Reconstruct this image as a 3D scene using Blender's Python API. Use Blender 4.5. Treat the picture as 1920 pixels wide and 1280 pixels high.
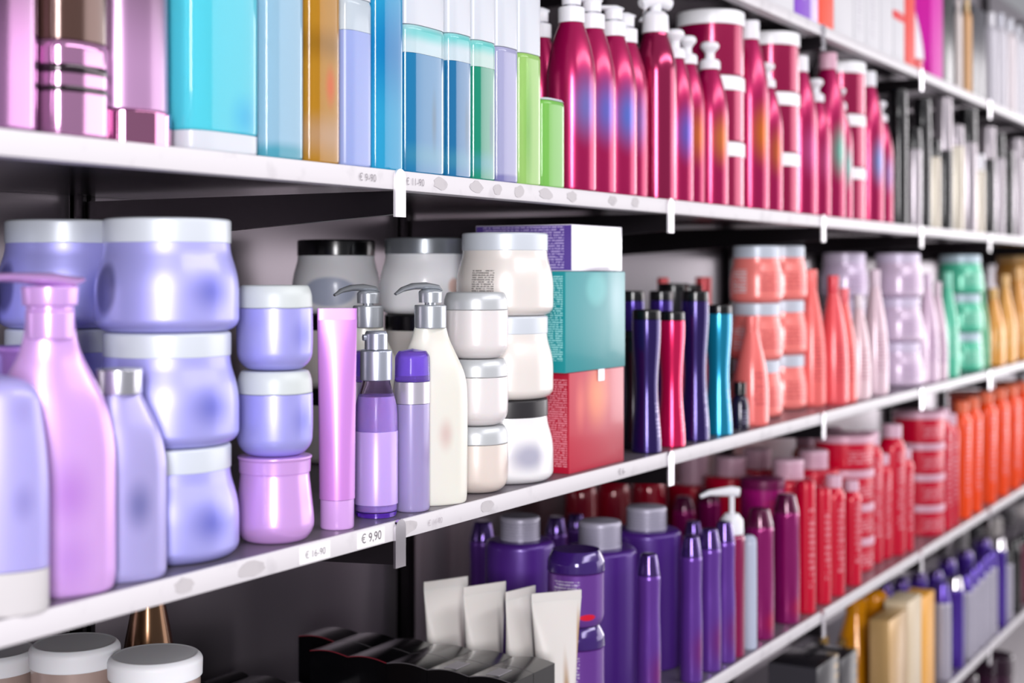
import bpy, bmesh, math, random
from math import sin, cos, pi, radians as R
from mathutils import Vector
for o in list(bpy.data.objects): bpy.data.objects.remove(o)
random.seed(4)
C = bpy.context.scene.collection
SC = bpy.context.scene
HZ = 1.45                       # camera height above the floor
# ------------------------------------------------------------------ camera
F, U0, V0 = 2745.0, 960.0, 514.0
TH = math.atan((2570 - U0) / F)
s_, c_ = sin(TH), cos(TH)
cd = bpy.data.cameras.new('camera'); cam = bpy.data.objects.new('camera', cd); C.objects.link(cam)
cam.location = (0, 0, HZ); cam.rotation_euler = (pi/2, 0, TH - pi/2)
cd.sensor_width = 36; cd.lens = F / 1920 * 36
cd.shift_y = (V0 - 640) / 1920
cd.dof.use_dof = True; cd.dof.focus_distance = 1.66; cd.dof.aperture_fstop = 3.4
SC.camera = cam
# ------------------------------------------------------------------ world, lights, exposure
w = bpy.data.worlds.new('world'); SC.world = w; w.use_nodes = True
w.node_tree.nodes['Background'].inputs[0].default_value = (.93, .93, 1, 1)
w.node_tree.nodes['Background'].inputs[1].default_value = .36
def area(name, loc, target, sx, sy, power, col=(1, 1, 1)):
    l = bpy.data.lights.new(name, 'AREA'); l.shape = 'RECTANGLE'; l.size = sx; l.size_y = sy
    l.energy = power; l.color = col
    o = bpy.data.objects.new(name, l); C.objects.link(o); o.location = loc
    o.rotation_euler = (Vector(target) - Vector(loc)).to_track_quat('-Z', 'Y').to_euler()
    return o
area('shop_window_light', (6.2, -2.7, HZ + .1), (1.9, .95, HZ), 4.4, 2.6, 105, (1, .95, .97))
area('aisle_end_window_light', (9.3, -.35, HZ + .1), (2, .4, HZ), 1.7, 2.4, 72, (1, .96, .98))
area('aisle_light', (-1.7, -1.15, HZ + .35), (1.4, 1, HZ), .6, 1.5, 125, (1, .98, 1))
area('ceiling_light', (2.4, -1.6, HZ + 1.5), (2.6, 1, HZ - .3), 4.5, .35, 50, (1, .98, 1))
SC.view_settings.view_transform = 'Standard'; SC.view_settings.look = 'None'
SC.view_settings.gamma = 1; SC.view_settings.use_curve_mapping = False
SC.view_settings.exposure = -0.02
# ------------------------------------------------------------------ the shelving's measures (metres)
Y0, YB, TK = .90, 1.385, .021           # front edge, back panel, board thickness
ZS = {'top': HZ + .4747, 'A': HZ + .1114, 'M': HZ - .2639, 'L': HZ - .6409, 'B': HZ - 1.015}
def xat(u, y):                          # x of the upright line seen at column u on the plane y
    k = (u - U0) / F
    return y * (c_ + k * s_) / (s_ - k * c_)
def dep(x, y): return x * c_ + y * s_
def circ(y=None, r=None, uc=None, ur=None, w=None, gap=.005):
    """centre and radius of a round thing from its column on the shelf"""
    yy = y if y is not None else Y0 + gap + (r or .03)
    rr = r if r is not None else .03
    for _ in range(30):
        if y is None: yy = Y0 + gap + rr
        uu = uc if uc is not None else ur - F * rr / dep(x, yy) if _ else (uc or ur - 30)
        x = xat(uu, yy)
        if w is not None: rr = w * dep(x, yy) / F / 2
    return x, yy, rr
def hz(v, x, y): return HZ + (V0 - v) * dep(x, y) / F
# ------------------------------------------------------------------ materials
def lin(c):
    if isinstance(c, str): c = [int(c[i:i+2], 16) / 255 for i in (0, 2, 4)]
    return tuple(((v / 12.92) if v <= .04045 else ((v + .055) / 1.055) ** 2.4) for v in c) + (1,)
MC = {}
def mat(col, rough=.35, metal=0., coat=0., trans=0., sss=0., blobs=(), rows=(), ior=1.45, noise=0, name='plastic', spec=.5):
    key = (col, rough, metal, coat, trans, sss, tuple(blobs), tuple(rows), ior, noise, spec)
    if key in MC: return MC[key]
    m = bpy.data.materials.new(name); m.use_nodes = True; nt = m.node_tree; N = nt.nodes; L = nt.links
    p = N['Principled BSDF']
    p.inputs['Base Color'].default_value = lin(col); p.inputs['Roughness'].default_value = rough
    p.inputs['Metallic'].default_value = metal; p.inputs['IOR'].default_value = ior
    p.inputs['Coat Weight'].default_value = coat; p.inputs['Coat Roughness'].default_value = .12
    p.inputs['Transmission Weight'].default_value = trans; p.inputs['Specular IOR Level'].default_value = spec
    if sss:
        p.inputs['Subsurface Weight'].default_value = sss; p.inputs['Subsurface Scale'].default_value = .01
    cur = None
    if blobs or rows or noise:
        tc = N.new('ShaderNodeTexCoord')
        rgb = N.new('ShaderNodeRGB'); rgb.outputs[0].default_value = lin(col); cur = rgb.outputs[0]
    def mix(fac, colr, st):
        nonlocal cur
        mm = N.new('ShaderNodeMath'); mm.operation = 'MULTIPLY'; L.new(fac, mm.inputs[0]); mm.inputs[1].default_value = st
        mx = N.new('ShaderNodeMix'); mx.data_type = 'RGBA'; L.new(mm.outputs[0], mx.inputs[0])
        L.new(cur, mx.inputs[6]); mx.inputs[7].default_value = lin(colr); cur = mx.outputs[2]
    def ell(cx, cy, cz, sx, sy, sz, soft):
        a = N.new('ShaderNodeVectorMath'); a.operation = 'SUBTRACT'; L.new(tc.outputs['Object'], a.inputs[0]); a.inputs[1].default_value = (cx, cy, cz)
        b = N.new('ShaderNodeVectorMath'); b.operation = 'DIVIDE'; L.new(a.outputs[0], b.inputs[0]); b.inputs[1].default_value = (sx, sy, sz)
        l = N.new('ShaderNodeVectorMath'); l.operation = 'LENGTH'; L.new(b.outputs[0], l.inputs[0])
        r = N.new('ShaderNodeMapRange'); r.interpolation_type = 'SMOOTHSTEP'; L.new(l.outputs['Value'], r.inputs[0])
        r.inputs[1].default_value = 1; r.inputs[2].default_value = 1 - soft; r.inputs[3].default_value = 0; r.inputs[4].default_value = 1
        return r.outputs[0]
    for (cx, cy, cz, sx, sy, sz, colr, st, soft) in blobs: mix(ell(cx, cy, cz, sx, sy, sz, soft), colr, st)
    for (cx, cy, cz, sx, sy, sz, colr, st, pitch) in rows:      # small print: broken rows of marks
        a = N.new('ShaderNodeVectorMath'); a.operation = 'SUBTRACT'; L.new(tc.outputs['Object'], a.inputs[0]); a.inputs[1].default_value = (cx, cy, cz)
        b = N.new('ShaderNodeVectorMath'); b.operation = 'DIVIDE'; L.new(a.outputs[0], b.inputs[0]); b.inputs[1].default_value = (sx, sy, sz)
        ab = N.new('ShaderNodeVectorMath'); ab.operation = 'ABSOLUTE'; L.new(b.outputs[0], ab.inputs[0])
        sp = N.new('ShaderNodeSeparateXYZ'); L.new(ab.outputs[0], sp.inputs[0])
        m1 = N.new('ShaderNodeMath'); m1.operation = 'MAXIMUM'; L.new(sp.outputs[0], m1.inputs[0]); L.new(sp.outputs[1], m1.inputs[1])
        m2 = N.new('ShaderNodeMath'); m2.operation = 'MAXIMUM'; L.new(m1.outputs[0], m2.inputs[0]); L.new(sp.outputs[2], m2.inputs[1])
        lt = N.new('ShaderNodeMath'); lt.operation = 'LESS_THAN'; L.new(m2.outputs[0], lt.inputs[0]); lt.inputs[1].default_value = 1
        s2 = N.new('ShaderNodeSeparateXYZ'); L.new(tc.outputs['Object'], s2.inputs[0])
        k = N.new('ShaderNodeMath'); k.operation = 'MULTIPLY'; L.new(s2.outputs[2], k.inputs[0]); k.inputs[1].default_value = 1 / pitch
        fr = N.new('ShaderNodeMath'); fr.operation = 'FRACT'; L.new(k.outputs[0], fr.inputs[0])
        g1 = N.new('ShaderNodeMath'); g1.operation = 'LESS_THAN'; L.new(fr.outputs[0], g1.inputs[0]); g1.inputs[1].default_value = .55
        nz = N.new('ShaderNodeTexNoise'); nz.inputs['Scale'].default_value = 1
        mp = N.new('ShaderNodeMapping'); L.new(tc.outputs['Object'], mp.inputs[0]); mp.inputs['Scale'].default_value = (1.2 / pitch, 1.2 / pitch, .8 / pitch)
        L.new(mp.outputs[0], nz.inputs['Vector'])
        g2 = N.new('ShaderNodeMath'); g2.operation = 'GREATER_THAN'; L.new(nz.outputs[0], g2.inputs[0]); g2.inputs[1].default_value = .44
        a1 = N.new('ShaderNodeMath'); a1.operation = 'MULTIPLY'; L.new(g1.outputs[0], a1.inputs[0]); L.new(g2.outputs[0], a1.inputs[1])
        a2 = N.new('ShaderNodeMath'); a2.operation = 'MULTIPLY'; L.new(a1.outputs[0], a2.inputs[0]); L.new(lt.outputs[0], a2.inputs[1])
        mix(a2.outputs[0], colr, st)
    if noise:
        nz = N.new('ShaderNodeTexNoise'); nz.inputs['Scale'].default_value = noise; nz.inputs['Detail'].default_value = 6
        L.new(tc.outputs['Object'], nz.inputs['Vector'])
        r = N.new('ShaderNodeMapRange'); L.new(nz.outputs[0], r.inputs[0]); r.inputs[1].default_value = .58; r.inputs[2].default_value = .72
        mix(r.outputs[0], 'a9a4aa', .45)
    if cur is not None: L.new(cur, p.inputs['Base Color'])
    MC[key] = m
    return m
# ------------------------------------------------------------------ things and parts
def thing(name, label, cat, loc, group=None, rz=0):
    o = bpy.data.objects.new(name, None); C.objects.link(o); o.empty_display_size = .02
    o.location = loc; o.rotation_euler = (0, 0, rz); o['label'] = label; o['category'] = cat
    if group: o['group'] = group
    return o
def finish(bm, name, m, parent=None, label=None, sharp=38):
    bmesh.ops.recalc_face_normals(bm, faces=bm.faces)
    for f in bm.faces: f.smooth = True
    for e in bm.edges:
        if len(e.link_faces) == 2 and e.calc_face_angle(0) > R(sharp): e.smooth = False
    me = bpy.data.meshes.new(name); bm.to_mesh(me); bm.free()
    if m: me.materials.append(m)
    o = bpy.data.objects.new(name, me); C.objects.link(o)
    if parent: o.parent = parent
    if label: o['label'] = label
    return o
def fillet(pts, n=5):
    """(r, z, fillet radius) corner list to a smooth profile"""
    out = []
    for i, p in enumerate(pts):
        f = p[2] if len(p) > 2 else 0
        if f <= 0 or i in (0, len(pts) - 1): out.append((p[0], p[1])); continue
        a = Vector(pts[i-1][:2]) - Vector(p[:2]); b = Vector(pts[i+1][:2]) - Vector(p[:2])
        t = min(f, a.length * .49, b.length * .49)
        A = Vector(p[:2]) + a.normalized() * t; B = Vector(p[:2]) + b.normalized() * t; P = Vector(p[:2])
        for k in range(n + 1):
            q = k / n; out.append(tuple((1-q)**2 * A + 2*q*(1-q) * P + q*q * B))
    return out
def addloft(bm, secs, cap=True):
    rings = [[bm.verts.new(p) for p in s] for s in secs]
    for a, b in zip(rings, rings[1:]):
        n = len(a)
        for i in range(n): bm.faces.new((a[i], a[(i+1) % n], b[(i+1) % n], b[i]))
    if cap:
        bm.faces.new(rings[0][::-1]); bm.faces.new(rings[-1])
def ring(rx, ry, z, n=40, pw=2., cx=0, cy=0, ribs=0):
    o = []
    for i in range(n):
        t = 2 * pi * i / n; c, s = cos(t), sin(t)
        e = 2 / pw
        k = 1 - (ribs if i % 2 else 0)
        o.append((cx + k * rx * abs(c) ** e * (1 if c >= 0 else -1), cy + k * ry * abs(s) ** e * (1 if s >= 0 else -1), z))
    return o
def lathe(name, prof, m, parent=None, n=40, pw=2., asp=1., ribs=0, cx=0, cy=0, label=None, nf=5):
    bm = bmesh.new()
    addloft(bm, [ring(max(r, 1e-4), max(r, 1e-4) * asp, z, n, pw, cx, cy, ribs) for r, z in fillet(prof, nf)])
    return finish(bm, name, m, parent, label)
def sweep(name, pts, sizes, m, parent, n=14, bm=None, label=None):
    """tapered bar through pts; sizes (half width, half height)"""
    own = bm is None
    if own: bm = bmesh.new()
    P = [Vector(p) for p in pts]; secs = []
    for i, p in enumerate(P):
        d = (P[min(i+1, len(P)-1)] - P[max(i-1, 0)]).normalized()
        up = Vector((0, 0, 1)) if abs(d.z) < .9 else Vector((1, 0, 0))
        sd = d.cross(up).normalized(); up = sd.cross(d)
        a, b = sizes[i] if isinstance(sizes[i], tuple) else (sizes[i], sizes[i])
        secs.append([tuple(p + sd * a * cos(2*pi*k/n) + up * b * sin(2*pi*k/n)) for k in range(n)])
    addloft(bm, secs)
    if own: return finish(bm, name, m, parent, label)
def box(name, x0, x1, y0, y1, z0, z1, m, parent=None, bev=.0012, bm=None, label=None, seg=2):
    own = bm is None
    b = bmesh.new()
    bmesh.ops.create_cube(b, size=1)
    for v in b.verts:
        v.co = ((x0+x1)/2 + v.co.x*(x1-x0), (y0+y1)/2 + v.co.y*(y1-y0), (z0+z1)/2 + v.co.z*(z1-z0))
    if bev: bmesh.ops.bevel(b, geom=list(b.edges), offset=bev, segments=seg, affect='EDGES', profile=.5)
    if own: return finish(b, name, m, parent, label)
    me = bpy.data.meshes.new('t'); b.to_mesh(me); b.free(); bm.from_mesh(me); bpy.data.meshes.remove(me)
def struct(o): o['kind'] = 'structure'; return o
# common surfaces
WHITE = mat('e9e8ee', .35, sss=.1); SNOW = mat('f4f4f8', .3)
BLACK = mat('0b0a0d', .22, coat=.3); CHROME = mat('d8d4da', .12, 1); SILVER = mat('c6c6cf', .3, .75)
GREYLID = mat('b9bfc6', .35, .25); DARKMETAL = mat('2a262a', .3, .8)
# ================================================================== SETTING
struct(box('floor', -3, 10, -3, 1.6, -.04, 0, mat('8f8b8d', .3), bev=0))
PANEL = mat('8e868e', .3, .75, name='brushed steel panel')
struct(box('wall_back', -1.5, 9.5, YB, YB + .03, 0, HZ + 1.2, PANEL, bev=0))
BX = [1.293 + .704 * i for i in range(-2, 11)]
for i, x in enumerate(BX):
    bm = bmesh.new()
    for dx in (-.011, .003): box('', x + dx, x + dx + .008, YB - .022, YB, 0, HZ + 1.15, None, bm=bm, bev=.001)
    box('', x - .011, x + .011, YB - .008, YB, 0, HZ + 1.15, None, bm=bm, bev=0)
    struct(finish(bm, 'trim_%d' % (i + 1), DARKMETAL))
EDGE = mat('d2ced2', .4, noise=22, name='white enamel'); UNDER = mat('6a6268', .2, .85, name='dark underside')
TOPM = mat('77707a', .35, .3, name='worn shelf top')
SL = {'top': 'uppermost white-edged metal shelf, cropped by the top right of the photo',
      'A': 'white-edged shelf at upper left carrying clear blue and magenta bottles',
      'M': 'middle white-edged shelf carrying lilac jars and cream bottles',
      'L': 'lower white-edged shelf carrying purple and red bottles and black boxes',
      'B': 'lowest white-edged shelf in the bottom right corner with amber bottles'}
shelf = {}
INK = mat('8d878d', .5, name='price ink'); STICK = mat('f3f0f2', .45, name='sticker'); RES = mat('bdb8bb', .6, noise=60, name='sticker residue')
for k, z in ZS.items():
    t = thing('store_shelf', SL[k], 'shelf', (0, Y0, z)); shelf[k] = t
    box('board', -1.5, 9.5, .004, YB - Y0 - .024, -.012, 0, TOPM, t, bev=0)
    bm = bmesh.new()                     # folded front edge
    box('', -1.5, 9.5, 0, .004, -TK, 0, None, bm=bm, bev=.0012)
    box('', -1.5, 9.5, .004, .022, -TK, -TK + .002, None, bm=bm, bev=0)
    finish(bm, 'front_edge', EDGE, t)
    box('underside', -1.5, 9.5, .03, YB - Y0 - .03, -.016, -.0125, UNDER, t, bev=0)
    for x in BX[1:]:
        bm = bmesh.new()                 # tapered arm to the upright
        y1 = YB - Y0 - .024; a, b = .0045, .001
        v = [(x - a, .0, -.022), (x - a, .0, -.047), (x - a, y1, -.075), (x - a, y1, -.022)]
        f1 = [bm.verts.new(p) for p in v]; f2 = [bm.verts.new((p[0] + 2 * a, p[1], p[2])) for p in v]
        bm.faces.new(f1); bm.faces.new(f2[::-1])
        for i in range(4): bm.faces.new((f1[i], f1[(i+1) % 4], f2[(i+1) % 4], f2[i]))
        br = finish(bm, 'bracket', DARKMETAL, t)
        bm = bmesh.new()                 # rounded hook plate over the edge
        pr = [(x + .0095 * cos(q), -.004 + .0095 * sin(q)) for q in [pi * j / 10 for j in range(11)]] + [(x - .0095, -.046), (x + .0095, -.046)]
        f1 = [bm.verts.new((p[0], -.0035, p[1] - .004)) for p in pr]; f2 = [bm.verts.new((p[0], -.0005, p[1] - .004)) for p in pr]
        bm.faces.new(f1); bm.faces.new(f2[::-1])
        for i in range(len(pr)): bm.faces.new((f1[i], f1[(i+1) % len(pr)], f2[(i+1) % len(pr)], f2[i]))
        finish(bm, 'hook_plate', CHROME if k != 'A' else mat('eeeaee', .25, .4), br)
# price marks and sticker rests on the front edges
def text_mesh(txt, size):
    cu = bpy.data.curves.new('t', 'FONT'); cu.body = txt; cu.size = size; cu.align_x = 'CENTER'
    o = bpy.data.objects.new('t', cu); C.objects.link(o)
    dg = bpy.context.evaluated_depsgraph_get(); me = bpy.data.meshes.new_from_object(o.evaluated_get(dg))
    bpy.data.objects.remove(o); return me
def price(k, u, txt, size=.011, m=INK, dz=-.0145, bg=True):
    x = xat(u, Y0)
    if bg: box('price_sticker', x - .024, x + .024, -.0008, -.0001, -.019, -.0025, STICK, shelf[k], bev=0)
    me = text_mesh(txt, size); me.materials.clear(); me.materials.append(m)
    o = bpy.data.objects.new('price_mark', me); C.objects.link(o); o.parent = shelf[k]
    o.location = (x, -.0012, dz); o.rotation_euler = (pi/2, 0, 0)
price('M', 695, '\u20ac 9,90', .0135, mat('5d565c', .5)); price('M', 590, '\u20ac 16-90', .010)
price('M', 815, '\u20ac 14-90', .009, mat('b9b2b8', .5), bg=False); price('M', 1165, '\u20ac 6-', .012, bg=False)
price('A', 688, '\u20ac 9-90', .011, bg=False); price('A', 777, '\u20ac 11-90', .011, bg=False)
def residue(k, u0, u1, seed, m=RES):
    rd = random.Random(seed); x0, x1 = xat(u0, Y0), xat(u1, Y0); n = 14; bm = bmesh.new()
    cx, cz, a, b = (x0 + x1) / 2, -.010, (x1 - x0) / 2, .0075
    lo = [(cx + a * cos(2*pi*i/n) * rd.uniform(.75, 1.1), cz + b * sin(2*pi*i/n) * rd.uniform(.75, 1.1)) for i in range(n)]
    f1 = [bm.verts.new((p[0], -.0007, p[1])) for p in lo]; f2 = [bm.verts.new((p[0], -.0001, p[1])) for p in lo]
    bm.faces.new(f1); bm.faces.new(f2[::-1])
    for i in range(n): bm.faces.new((f1[i], f1[(i+1) % n], f2[(i+1) % n], f2[i]))
    finish(bm, 'sticker_residue', m, shelf[k])
for q in [('A', 813, 838), ('A', 880, 905), ('A', 925, 940), ('A', 962, 984), ('A', 1010, 1036), ('A', 1062, 1082), ('A', 1140, 1156), ('A', 1183, 1198),
          ('M', 325, 365), ('M', 440, 500), ('M', 745, 785), ('M', 900, 925)]:
    residue(*q, seed=q[1])

# ================================================================== BUILDERS (all local, base at z = 0)
def prints(r, h, lst):                   # (angle deg, z/h, half width/r, half height/h, colour, strength, softness)
    return tuple((round(r*cos(R(a)), 5), round(r*sin(R(a)), 5), round(zz*h, 5), round(wd*r, 5), round(wd*r, 5), round(ht*h, 5), col, st, so) for a, zz, wd, ht, col, st, so in lst)
def text(r, h, a, zz, wd, ht, col, st=.8, pitch=.004):
    return ((round(r*cos(R(a)), 5), round(r*sin(R(a)), 5), round(zz*h, 5), round(wd*r, 5), round(wd*r, 5), round(ht*h, 5), col, st, pitch),)
def jar(t, r, h, body, lid, kind='belly', rib=True):
    if kind == 'belly':
        lathe('body', [(0, 0), (r*.86, 0, .01), (r, h*.07, .012), (r, h*.46, h*.13), (r*.885, h*.70, h*.08), (r*.87, h*.79), (r*.8, h*.79)], body, t, n=56, nf=7)
        lathe('lid', [(0, h*.785), (r*.875, h*.785), (r*.885, h*.79, .001), (r*.885, h*.985, .003), (r*.85, h, .002), (0, h)], lid, t, n=150 if rib else 56, ribs=.008 if rib else 0)
    elif kind == 'round':
        lathe('body', [(0, 0), (r*.72, 0, .01), (r*.98, h*.13, h*.12), (r, h*.4, h*.1), (r*.99, h*.73), (r*.9, h*.73)], body, t, n=52, nf=7)
        lathe('lid', [(0, h*.735), (r*.97, h*.735), (r*.985, h*.745, .001), (r*.97, h*.90, h*.09), (r*.88, h, h*.03), (0, h)], lid, t, n=52)
    else:                                # straight
        lathe('body', [(0, 0), (r*.97, 0, .004), (r*.97, h*.78), (r*.9, h*.8)], body, t, n=48)
        lathe('lid', [(0, h*.775), (r, h*.775, .001), (r, h*.985, .004), (r*.93, h, .002), (0, h)], lid, t, n=48)
def stack(sh, x, y, r, hs, specs):
    """jars standing on each other; specs from the bottom: (label, body, lid, kind, group, name)"""
    z = ZS[sh]
    for h, (label, body, lid, kind, group, name) in zip(hs, specs):
        t = thing(name, label, 'jar', (x, y, z + .0003), group)
        jar(t, r, h, body, lid, kind); z += h + .0004
def flask(t, r, h, body, cap, hn=.8, rn=.36, sh=.5, captop=1., asp=1., pw=2., caplabel=None, ring=None, soft=.17):
    """bottle with sloping shoulders and a cap"""
    lathe('body', [(0, 0), (r*.93, 0, .008), (r, h*.03, .012), (r, h*sh, h*soft), (r*rn*1.02, h*hn, h*.1), (r*rn, h*(hn+.02)), (r*rn*.9, h*(hn+.02))], body, t, n=48, asp=asp, pw=pw, nf=9)
    c = lathe('cap', [(0, h*hn+.001), (r*rn*1.05, h*hn+.001, .0006), (r*rn*1.08, h*captop, .002), (0, h*captop)], cap, t, n=40, label=caplabel)
def pump(t, z, r, m, ang=150, L=.045, swoop=True, collar_h=.018, stem=.012, m2=None):
    """collar, neck ring and dispensing head above height z; r collar radius"""
    m2 = m2 or m
    lathe('collar', [(0, z-.003), (r, z-.003, .001), (r, z+collar_h, .001), (r*.93, z+collar_h+.001), (0, z+collar_h+.001)], m, t, n=80, ribs=.012)
    hd = thing_part = lathe('pump_head', [(0, z+collar_h), (r*.35, z+collar_h), (r*.35, z+collar_h+stem*.3), (r*.72, z+collar_h+stem*.3), (r*.74, z+collar_h+stem+.004, .002), (r*.5, z+collar_h+stem+.007), (0, z+collar_h+stem+.007)], m2, t, n=36)
    z1 = z + collar_h + stem + .006; a = R(ang); dx, dy = cos(a), sin(a)
    if swoop:
        pts = [(-dx*r*.75, -dy*r*.75, z1-.001), (-dx*r*.4, -dy*r*.4, z1+.003), (dx*L*.15, dy*L*.15, z1+.0045), (dx*L*.5, dy*L*.5, z1+.004), (dx*L*.8, dy*L*.8, z1+.0005), (dx*L, dy*L, z1-.005)]
        sweep('nozzle', pts, [(r*.25, .001), (r*.62, .003), (r*.72, .0042), (r*.55, .0038), (r*.35, .0028), (r*.2, .0015)], m2, t)
    else:
        pts = [(-dx*r*.7, -dy*r*.7, z1), (0, 0, z1+.001), (dx*L*.7, dy*L*.7, z1), (dx*L, dy*L, z1-.004)]
        sweep('nozzle', pts, [(r*.5, .003), (r*.7, .0045), (r*.4, .0035), (r*.25, .003)], m2, t)
def bullet(t, r, h, body, capm, hb=.82, kind='pump', rn=.48, ang=150):
    """magenta style bottle: straight sides that close in a long curve to the neck"""
    zb = h * hb
    pr = [(0, 0), (r*.97, 0, .003), (r, h*.02), (r, zb*.64)]
    for i in range(1, 13):
        q = i / 12; pr.append((r * (1 - (1 - rn) * q ** 1.95), zb * (.64 + .36 * q)))
    pr.append((r*rn*.8, zb))
    lathe('body', pr, body, t, n=44)
    if kind == 'pump': pump(t, zb + .003, r*rn*1.12, capm, ang, L=r*1.0, swoop=False, collar_h=h*.06, stem=h*.05)
    elif kind == 'knob':
        lathe('collar', [(0, zb), (r*rn*1.2, zb, .001), (r*rn*1.2, zb+h*.045), (r*rn, zb+h*.06), (0, zb+h*.06)], capm, t, n=36)
        lathe('pump_head', [(0, zb+h*.06), (r*rn*.6, zb+h*.06), (r*rn*.5, zb+h*.10, .003), (r*rn*1.15, zb+h*.14, .004), (r*rn*.9, h, .004), (0, h)], capm, t, n=36)
    else:
        lathe('cap', [(0, zb), (r*rn*1.1, zb, .001), (r*rn*1.1, h, .002), (0, h)], capm, t, n=36)
def spray(t, r, h, body, hm):
    lathe('body', [(0, 0), (r*.97, 0, .003), (r, h*.02), (r, h*.72, .035), (r*.62, h*.845, .012), (r*.6, h*.86)], body, t, n=44)
    lathe('collar', [(0, h*.86), (r*.66, h*.86, .001), (r*.62, h*.95), (r*.45, h*.97), (0, h*.97)], hm, t, n=60, ribs=.012)
    hd = sweep('spray_head', [(-.03, .01, h*1.0), (-.012, .004, h*1.03), (.01, -.003, h*1.04), (.03, -.01, h*1.02)], [(.006, .007), (.011, .012), (.012, .013), (.008, .010)], hm, t)
    sweep('trigger', [(-.016, .005, h*1.01), (-.026, .008, h*.97), (-.03, .01, h*.91)], [(.005, .003), (.005, .0025), (.004, .002)], hm, t)
    sweep('neck', [(0, 0, h*.96), (0, 0, h*1.03)], [(.009, .009), (.009, .009)], hm, t)
def block(t, w, d, h, body, cap=None, zc=None, capm=None, pw=4.5, liquid=None, zl=None, base=None, zbase=0, taper=0):
    """soft cornered upright bottle, w along the shelf"""
    asp = d / w; r = w / 2
    z0 = 0
    if base is not None:
        lathe('base_cap', [(0, 0), (r*.98, 0, .002), (r, .004), (r, zbase), (0, zbase)], base, t, n=56, pw=pw, asp=asp); z0 = zbase + .0003
    top = zc if cap else h
    tr = r * (1 - taper)
    if liquid is None:
        lathe('body', [(0, z0), (r*.97, z0, .003), (r, z0+.004), (tr, top-.004, .002), (tr*.95, top), (0, top)], body, t, n=56, pw=pw, asp=asp)
    else:
        lathe('body', [(0, zl+.0003), (r, zl+.0003), (tr, top-.004, .002), (tr*.95, top), (0, top)], body, t, n=56, pw=pw, asp=asp)
        lathe('filled_body', [(0, z0), (r*.97, z0, .003), (r, z0+.004), (r, zl), (0, zl)], liquid, t, n=56, pw=pw, asp=asp)
    if cap: lathe('cap', [(0, top+.0005), (tr*.99, top+.0005, .001), (tr*.99, h-.003, .003), (tr*.9, h), (0, h)], capm, t, n=56, pw=pw, asp=asp)
def tube(t, r, h, wt, body, capm, caph=.02, rot=0., thick=.0016, capr=.95):
    """squeeze tube standing on its cap, crimped flat at the top"""
    bm = bmesh.new(); secs = []; n = 48
    ca, sa = cos(rot), sin(rot)
    z1 = h - .012
    for i in range(16):
        q = i / 15; e = q * q * (3 - 2 * q)
        rx = r + (wt - r) * q ** 1.3; ry = r * (1 - q ** 1.6) + thick * q ** 1.6
        z = caph + (z1 - caph) * q
        secs.append([(x*ca - y*sa, x*sa + y*ca, z) for x, y, _ in ring(rx, ry, 0, n, 2)])
    addloft(bm, secs); finish(bm, 'body', body, t)
    bm = bmesh.new(); addloft(bm, [[(x*ca - y*sa, x*sa + y*ca, z) for x, y, _ in ring(wt, thick*.9, 0, n, 5)] for z in (z1, h)])
    finish(bm, 'crimp', body, t)
    lathe('cap', [(0, 0), (r*capr*.97, 0, .002), (r*capr, .003), (r*capr, caph-.0005), (0, caph-.0005)], capm, t, n=40)
def slim(t, r, h, body, capm, waist=.9, zc=.86):
    """slim bottle, slightly waisted, with a glossy tapered cap"""
    z = h * zc
    lathe('body', [(0, 0), (r*.95, 0, .003), (r, h*.02), (r, h*.42, h*.1), (r*waist, h*.62, h*.1), (r*.97, z-.004, .003), (r*.9, z)], body, t, n=40)
    lathe('cap', [(0, z), (r*.95, z, .001), (r*.93, z+.004), (r*.66, h-.002, .002), (r*.55, h, .001), (0, h)], capm, t, n=40)
def ribcap(t, r, h, zc, body, capm, rc=.58):
    """big straight bottle with a flat shoulder and a ring-grooved cap"""
    lathe('body', [(0, 0), (r*.97, 0, .004), (r, .006), (r, zc*.975, .006), (r*.9, zc, .004), (r*rc*.9, zc), (r*rc*.9, zc+.004)], body, t, n=48)
    pr = [(0, zc+.0005), (r*rc, zc+.0005)]; k = 6; hh = h - zc - .001
    for i in range(k):
        a = zc + hh * (.12 + .74 * i / k); b = zc + hh * (.12 + .74 * (i + .5) / k)
        pr += [(r*rc, a), (r*rc*.93, a + .0006), (r*rc*.93, b), (r*rc, b + .0006)]
    pr += [(r*rc, zc + hh*.93, .002), (r*rc*.93, h, .001), (0, h)]
    lathe('cap', pr, capm, t, n=44)
def waist_bottle(t, r, h, body, capm, zc=.93):
    z = h*zc
    pr = [(0, 0), (r*.95, 0, .002)]
    for i in range(14):
        q = i / 13; pr.append((r * (1.05 - .24 * sin(pi * min(1, q / .95)) ** 2 - .05*q), .002 + (z - .002) * q))
    lathe('body', pr, body, t, n=40)
    lathe('cap', [(0, z+.0003), (r*.99, z+.0003, .001), (r*.97, h-.001, .002), (r*.8, h), (0, h)], capm, t, n=40)

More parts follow.
